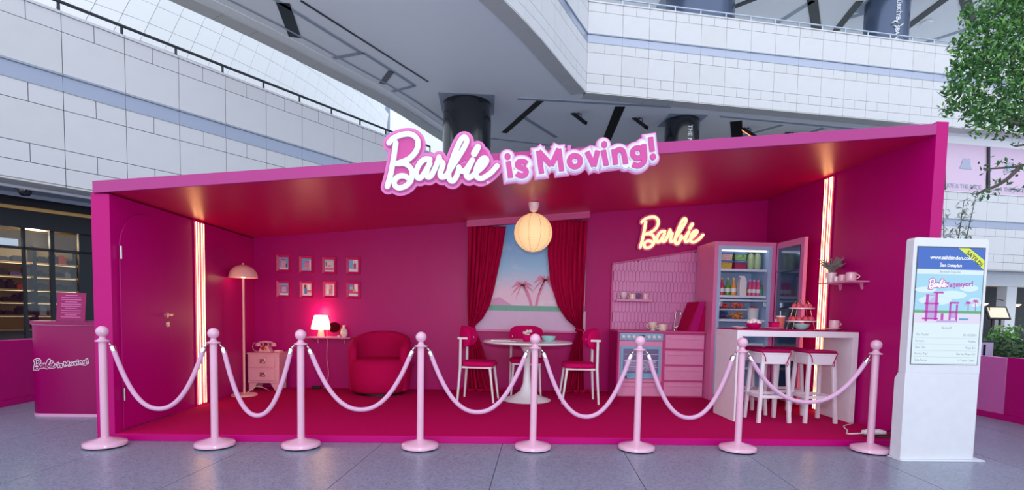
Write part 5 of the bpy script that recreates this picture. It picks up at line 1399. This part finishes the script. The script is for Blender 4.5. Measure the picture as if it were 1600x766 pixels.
# shelf on the right wall
t = thing('wall_shelf', 'short pale pink shelf on the right wall beside the LED tubes', 'shelf', (3.9, 5.82, 1.55))
MB().box(3.80, 3.99, 5.50, 6.06, 1.56, 1.575).build('board', 'pink_front', t, bevel=.002)
for y in (5.6, 5.95): MB().prism([(3.99, 1.56), (3.99, 1.49), (3.975, 1.49), (3.96, 1.55), (3.85, 1.555), (3.85, 1.56)], y - .008, y + .008).build('bracket', 'pink_front', t)
SZ = 1.5755
t = thing('potted_plant', 'grey-green feathery plant in a white pot on the right wall shelf', 'plant', (3.88, 5.97, SZ))
MB().lathe([(.042, 0), (.052, .11), (.05, .11), (.045, .09)], (3.88, 5.97, SZ), 22).build('pot', 'porcelain', t, smooth=40)
rn = random.Random(5); b = MB(); lp2 = []
for k in range(48):
    a = rn.uniform(0, 2 * PI); sp_ = rn.uniform(.04, .16)
    p0_ = Vector((3.88, 5.97, SZ + .1)); p2_ = Vector((3.88 + sp_ * math.cos(a) * .8, 5.97 + sp_ * math.sin(a) * 1.1, SZ + .16 + rn.uniform(.02, .12))); pm = (p0_ + p2_) / 2 + Vector((0, 0, .02))
    b.tube([p0_, pm, p2_], [.003, .009, .003], 5)
    for u in range(5): lp2.append(tuple(pm + (p2_ - pm) * (u / 4)))
mat('herb', '8a8a86', .7, var=.3, scale=30)
o = b.build('stalks', 'herb', t); o['kind'] = 'stuff'
leaves('leaves', lp2, .045, 'herb', t, .35)
mug('small white glossy cup next to the potted plant', 3.87, 5.865, SZ, .027, .062, 'porcelain', 0)
mug('squat pale pink cup in the middle of the right wall shelf', 3.88, 5.775, SZ, .038, .075, 'porcelain_pink', PI / 2)
mug('larger pink mug at the front end of the right wall shelf', 3.88, 5.635, SZ, .05, .09, 'porcelain_pink', -.6)

# power strip and cables by the touch screen
t = thing('power_strip', 'white power strip on the platform corner beside the rightmost post', 'power strip', (3.8, 4.95, FZ))
MB().box(3.62, 3.84, 4.93, 4.99, FZ + .012, FZ + .05).build('body', 'white_paint', t, bevel=.012); MB().box(3.66, 3.80, 4.94, 4.98, FZ + .05, FZ + .056).build('socket_row', 'soffit', t)
tag(MB().tube(smooth_path([(3.9, 5.5, FZ + .006), (3.7, 5.35, FZ + .006), (3.6, 5.15, FZ + .006), (3.5, 5.0, FZ + .006), (3.62, 4.96, FZ + .02)], 8), .006, 6).build('white_cable', 'white_paint'), 'thin white cable running from the bar to the power strip', 'cable')
tag(MB().tube(smooth_path([(3.84, 4.96, FZ + .03), (3.9, 4.95, FZ + .05), (3.88, 4.88, FZ + .012), (3.7, 4.86, FZ + .008), (3.58, 4.9, FZ + .012), (3.7, 4.93, FZ + .006), (3.86, 4.87, FZ + .03), (3.93, 4.86, FZ + .06)], 8), .006, 6).build('black_cable', 'black'), 'tangled black cable around the white power strip', 'cable')

# ------------------------------------------------------------------ touch-screen kiosk
kx0, kx1, ky0 = 3.485, 4.125, 4.315
k = thing('touch_screen_kiosk', 'white free-standing touch screen kiosk right of the booth', 'kiosk', (3.8, 4.37, 0))
MB().box(kx0 - .01, kx1 + .08, 4.285, 4.45, 0, .012).build('base_plate', 'kiosk_white', k, bevel=.002)
MB().prism([(4.315, .012), (4.435, .012), (4.435, .68), (4.395, .74), (4.315, .74)], kx0, kx1, 'x').build('plinth', 'kiosk_white', k, bevel=.004)
MB().prism([(kx0, .74), (kx1, .74), (kx1, 1.80)] + [(kx1 - .025 + .025 * math.cos(R(a)), 1.825 + .025 * math.sin(R(a))) for a in range(0, 91, 30)] + [(kx0 + .025 + .025 * math.cos(R(a)), 1.825 + .025 * math.sin(R(a))) for a in range(90, 181, 30)], ky0, 4.395).build('housing', 'kiosk_white', k)
sx0, sx1, sz0, sz1 = 3.522, 4.092, .815, 1.772
SW, SHh = sx1 - sx0, sz1 - sz0
scn_ = MB().box(sx0 - .006, sx1 + .006, ky0 - .004, ky0, sz0 - .004, sz1 + .008).build('screen', 'black_gloss', k)
def em(n, h, s=.8):
    m = mat(n, h, .25, emit=1.0, var=.01); bs = m.node_tree.nodes['Principled BSDF']
    for l in list(bs.inputs['Base Color'].links): m.node_tree.links.remove(l)
    bs.inputs['Base Color'].default_value = (.01, .01, .012, 1)
    return m
em('scr_blue', '2a63c4'); em('scr_white', 'd9ecf6'); em('scr_sky', '9fd4f0', .75); em('scr_sand', 'ddd6f0'); em('scr_green', '58a66a'); em('scr_yellow', 'd8ea3c'); em('scr_mag', 'b43cb0'); em('scr_lil', 'b9a4e0'); em('scr_text', 'f2f6fc', .9); em('scr_grey', '8a9aaa', .4); em('scr_dark', '2c3a30', .1); em('scr_cloud', 'd2ecf6'); em('scr_teal', '4a9ad0')
yy = ky0 - .004
def srect(u0, v0, u1, v1, m, lay, nm='screen_patch'):
    MB().box(sx0 + u0 * SW, sx0 + u1 * SW, yy - .0006 * lay, yy - .0006 * lay + .0005, sz1 - v1 * SHh, sz1 - v0 * SHh).build(nm, m, scn_)
srect(0, .0, 1, .185, 'scr_blue', 1); srect(0, .185, 1, .225, 'scr_white', 1); srect(0, .225, 1, .56, 'scr_sky', 1); srect(0, .555, 1, .645, 'scr_sand', 1); srect(0, .535, 1, .558, 'scr_green', 2); srect(0, .645, 1, 1, 'scr_white', 1)
for u, v, a, c in ((.15, .36, .16, .025), (.55, .4, .22, .035), (.8, .34, .14, .03), (.3, .45, .25, .04), (.9, .46, .1, .04)):
    b = MB().prism([(sx0 + (u + a * math.cos(2 * PI * i / 20)) * SW, sz1 - (v + c * math.sin(2 * PI * i / 20)) * SHh) for i in range(20)], yy - .0012, yy - .0008); b.build('cloud', 'scr_cloud', scn_)
for r_ in ((.16, .40, .2, .63), (.30, .385, .34, .62), (.14, .47, .36, .485), (.14, .54, .36, .555), (.12, .6, .36, .615), (.27, .375, .42, .39), (.4, .56, .44, .63), (.52, .47, .55, .63), (.62, .48, .65, .63), (.52, .46, .66, .475), (.52, .54, .65, .555)): srect(*r_, 'scr_mag', 3, 'pictured_house')
for r_ in ((.2, .485, .3, .54), (.2, .555, .3, .6), (.55, .555, .62, .6), (.16, .4, .3, .47)): srect(*r_, 'scr_lil', 2, 'pictured_house')
srect(.68, .60, .82, .615, 'scr_teal', 3, 'pictured_pool'); srect(.34, .62, .64, .636, 'scr_lil', 4, 'page_dots')
def spalm(u, v, s):
    b = MB(); x = sx0 + u * SW; z = sz1 - v * SHh
    b.ribbon([Vector((x, z)), Vector((x + .004, sz1 - .535 * SHh))], .007, yy - .002, yy - .0014, 'none')
    for a in range(-30, 240, 30): b.prism([(x, z + .006), (x + s * math.cos(R(a)), z + s * math.sin(R(a)) - .012), (x, z - .004)], yy - .002, yy - .0014)
    b.build('pictured_palm', 'scr_mag', scn_)
spalm(.80, .465, .038); spalm(.91, .45, .042)
rb = MB().prism([(sx0 + .60 * SW, sz1), (sx0 + .76 * SW, sz1), (sx1, sz1 - .10 * SHh), (sx1, sz1 - .18 * SHh)], yy - .0018, yy - .0013).build('sold_ribbon', 'scr_yellow', scn_)
def stext(s, u, v, size, m, bold=.0, al='CENTER', tilt=0, lay=4):
    text('screen_text', s, size, m, scn_, face_front(sx0 + u * SW, yy - .0006 * lay, sz1 - v * SHh, tilt), .0002, bold, al)
stext('www.sahibinden.com', .5, .085, .042, 'scr_text', .0012); stext('İlan Detayları', .5, .15, .034, 'scr_text', .001)
stext('SATILDI', .845, .088, .05, 'scr_dark', .0012, tilt=R(-40), lay=5)
stext('Barbie® Rüya Evi', .5, .205, .026, 'scr_grey'); stext('Taşınıyor!', .645, .31, .058, 'scr_mag', .0018, tilt=R(4))
TS = (sx0 + .33 * SW, sz1 - .31 * SHh, .17, -.38, 2.43)
script_mb(['B', 'a', 'r', 'b', 'i', 'e'], .13, yy - .0022, yy - .0016, TS).build('screen_script', 'scr_mag', scn_); script_mb(['B', 'a', 'r', 'b', 'i', 'e'], .06, yy - .003, yy - .0024, TS).build('screen_script', 'scr_text', scn_)
stext('Barbie®', .5, .685, .026, 'scr_grey')
for i, (a, c) in enumerate((('İlan Tarihi', '01.10.2024'), ('Konum', 'Malibu'), ('İlan Tipi', 'Rüya Evi'), ('Konut Tipi', 'Barbie Rüya Evi'), ('Oda Sayısı', '1 Yatak Odası'))):
    stext(a, .04, .745 + i * .055, .026, 'scr_grey', 0, 'LEFT'); stext(c, .96, .745 + i * .055, .026, 'scr_grey', 0, 'RIGHT')
    srect(.03, .772 + i * .055, .97, .7735 + i * .055, 'scr_grey', 2, 'divider_line')

# ------------------------------------------------------------------ info counter left of the booth
def rrect(x0, x1, y0_, y1_, r, n=8):
    o = []
    for cx2, cy2, a0 in ((x1 - r, y1_ - r, 0), (x0 + r, y1_ - r, 90), (x0 + r, y0_ + r, 180), (x1 - r, y0_ + r, 270)):
        for i in range(n + 1): o.append((cx2 + r * math.cos(R(a0 + 90 * i / n)), cy2 + r * math.sin(R(a0 + 90 * i / n))))
    return o
c = thing('promo_counter', 'rounded magenta promotion counter with white lettering left of the booth', 'counter', (-4.3, 6.1, 0))
mat('pink_gloss', '900058', .3, var=.03, scale=3, spec=.3)
MB().prism(rrect(-4.70, -3.86, 5.80, 6.32, .14), .03, .95, 'z').build('body', 'pink_gloss', c, smooth=50)
MB().prism(rrect(-4.715, -3.845, 5.785, 6.335, .15), .95, .985, 'z').build('top', 'pink_gloss', c, smooth=50)
MB().prism(rrect(-4.705, -3.855, 5.795, 6.325, .145), .945, .952, 'z').build('top_trim', 'sign_pale', c); MB().prism(rrect(-4.705, -3.855, 5.795, 6.325, .145), 0, .03, 'z').build('base_trim', 'sign_pale', c)
TC = (-4.36, .545, .235, .25, 2.45)
def lift(mb, nm, m, dy): 
    mb.v = [(p[0], p[1], p[2]) for p in mb.v]; mb.build(nm, m, c)
lift(script_mb(['B', 'a', 'r', 'b', 'i', 'e'], .1, 5.798, 5.80, TC), 'logo_backing', 'sign_white', 0); lift(script_mb(['B', 'a', 'r', 'b', 'i', 'e'], .045, 5.796, 5.798, TC), 'logo_letters', 'pink_gloss', 0)
lift(block_mb(BK, .1, 5.797, 5.80, TC, .6), 'logo_backing', 'sign_white', 0); lift(block_mb(BK, .045, 5.7955, 5.797, TC, 0), 'logo_letters', 'pink_gloss', 0)
t = thing('menu_card', 'upright pink printed card standing on the promotion counter', 'card', (-4.31, 5.95, .985))
b = MB(); b.m = Matrix.Translation((-4.34, 5.93, .9855)) @ Matrix.Rotation(R(-6), 4, 'X'); b.box(-.145, .145, 0, .006, 0, .30); b.m = None
b.build('card', 'pink_gloss', t)
for i in range(11):
    b = MB(); b.m = Matrix.Translation((-4.34, 5.93, .9855)) @ Matrix.Rotation(R(-6), 4, 'X'); w = .1 if i % 3 else .06; b.box(-w, w, -.001, 0, .27 - i * .023, .276 - i * .023); b.m = None
    b.build('text_line', 'sign_rim', t)
MB().box(-4.5, -4.18, 5.92, 6.0, .985, .99).build('foot', 'clear_glass', t)
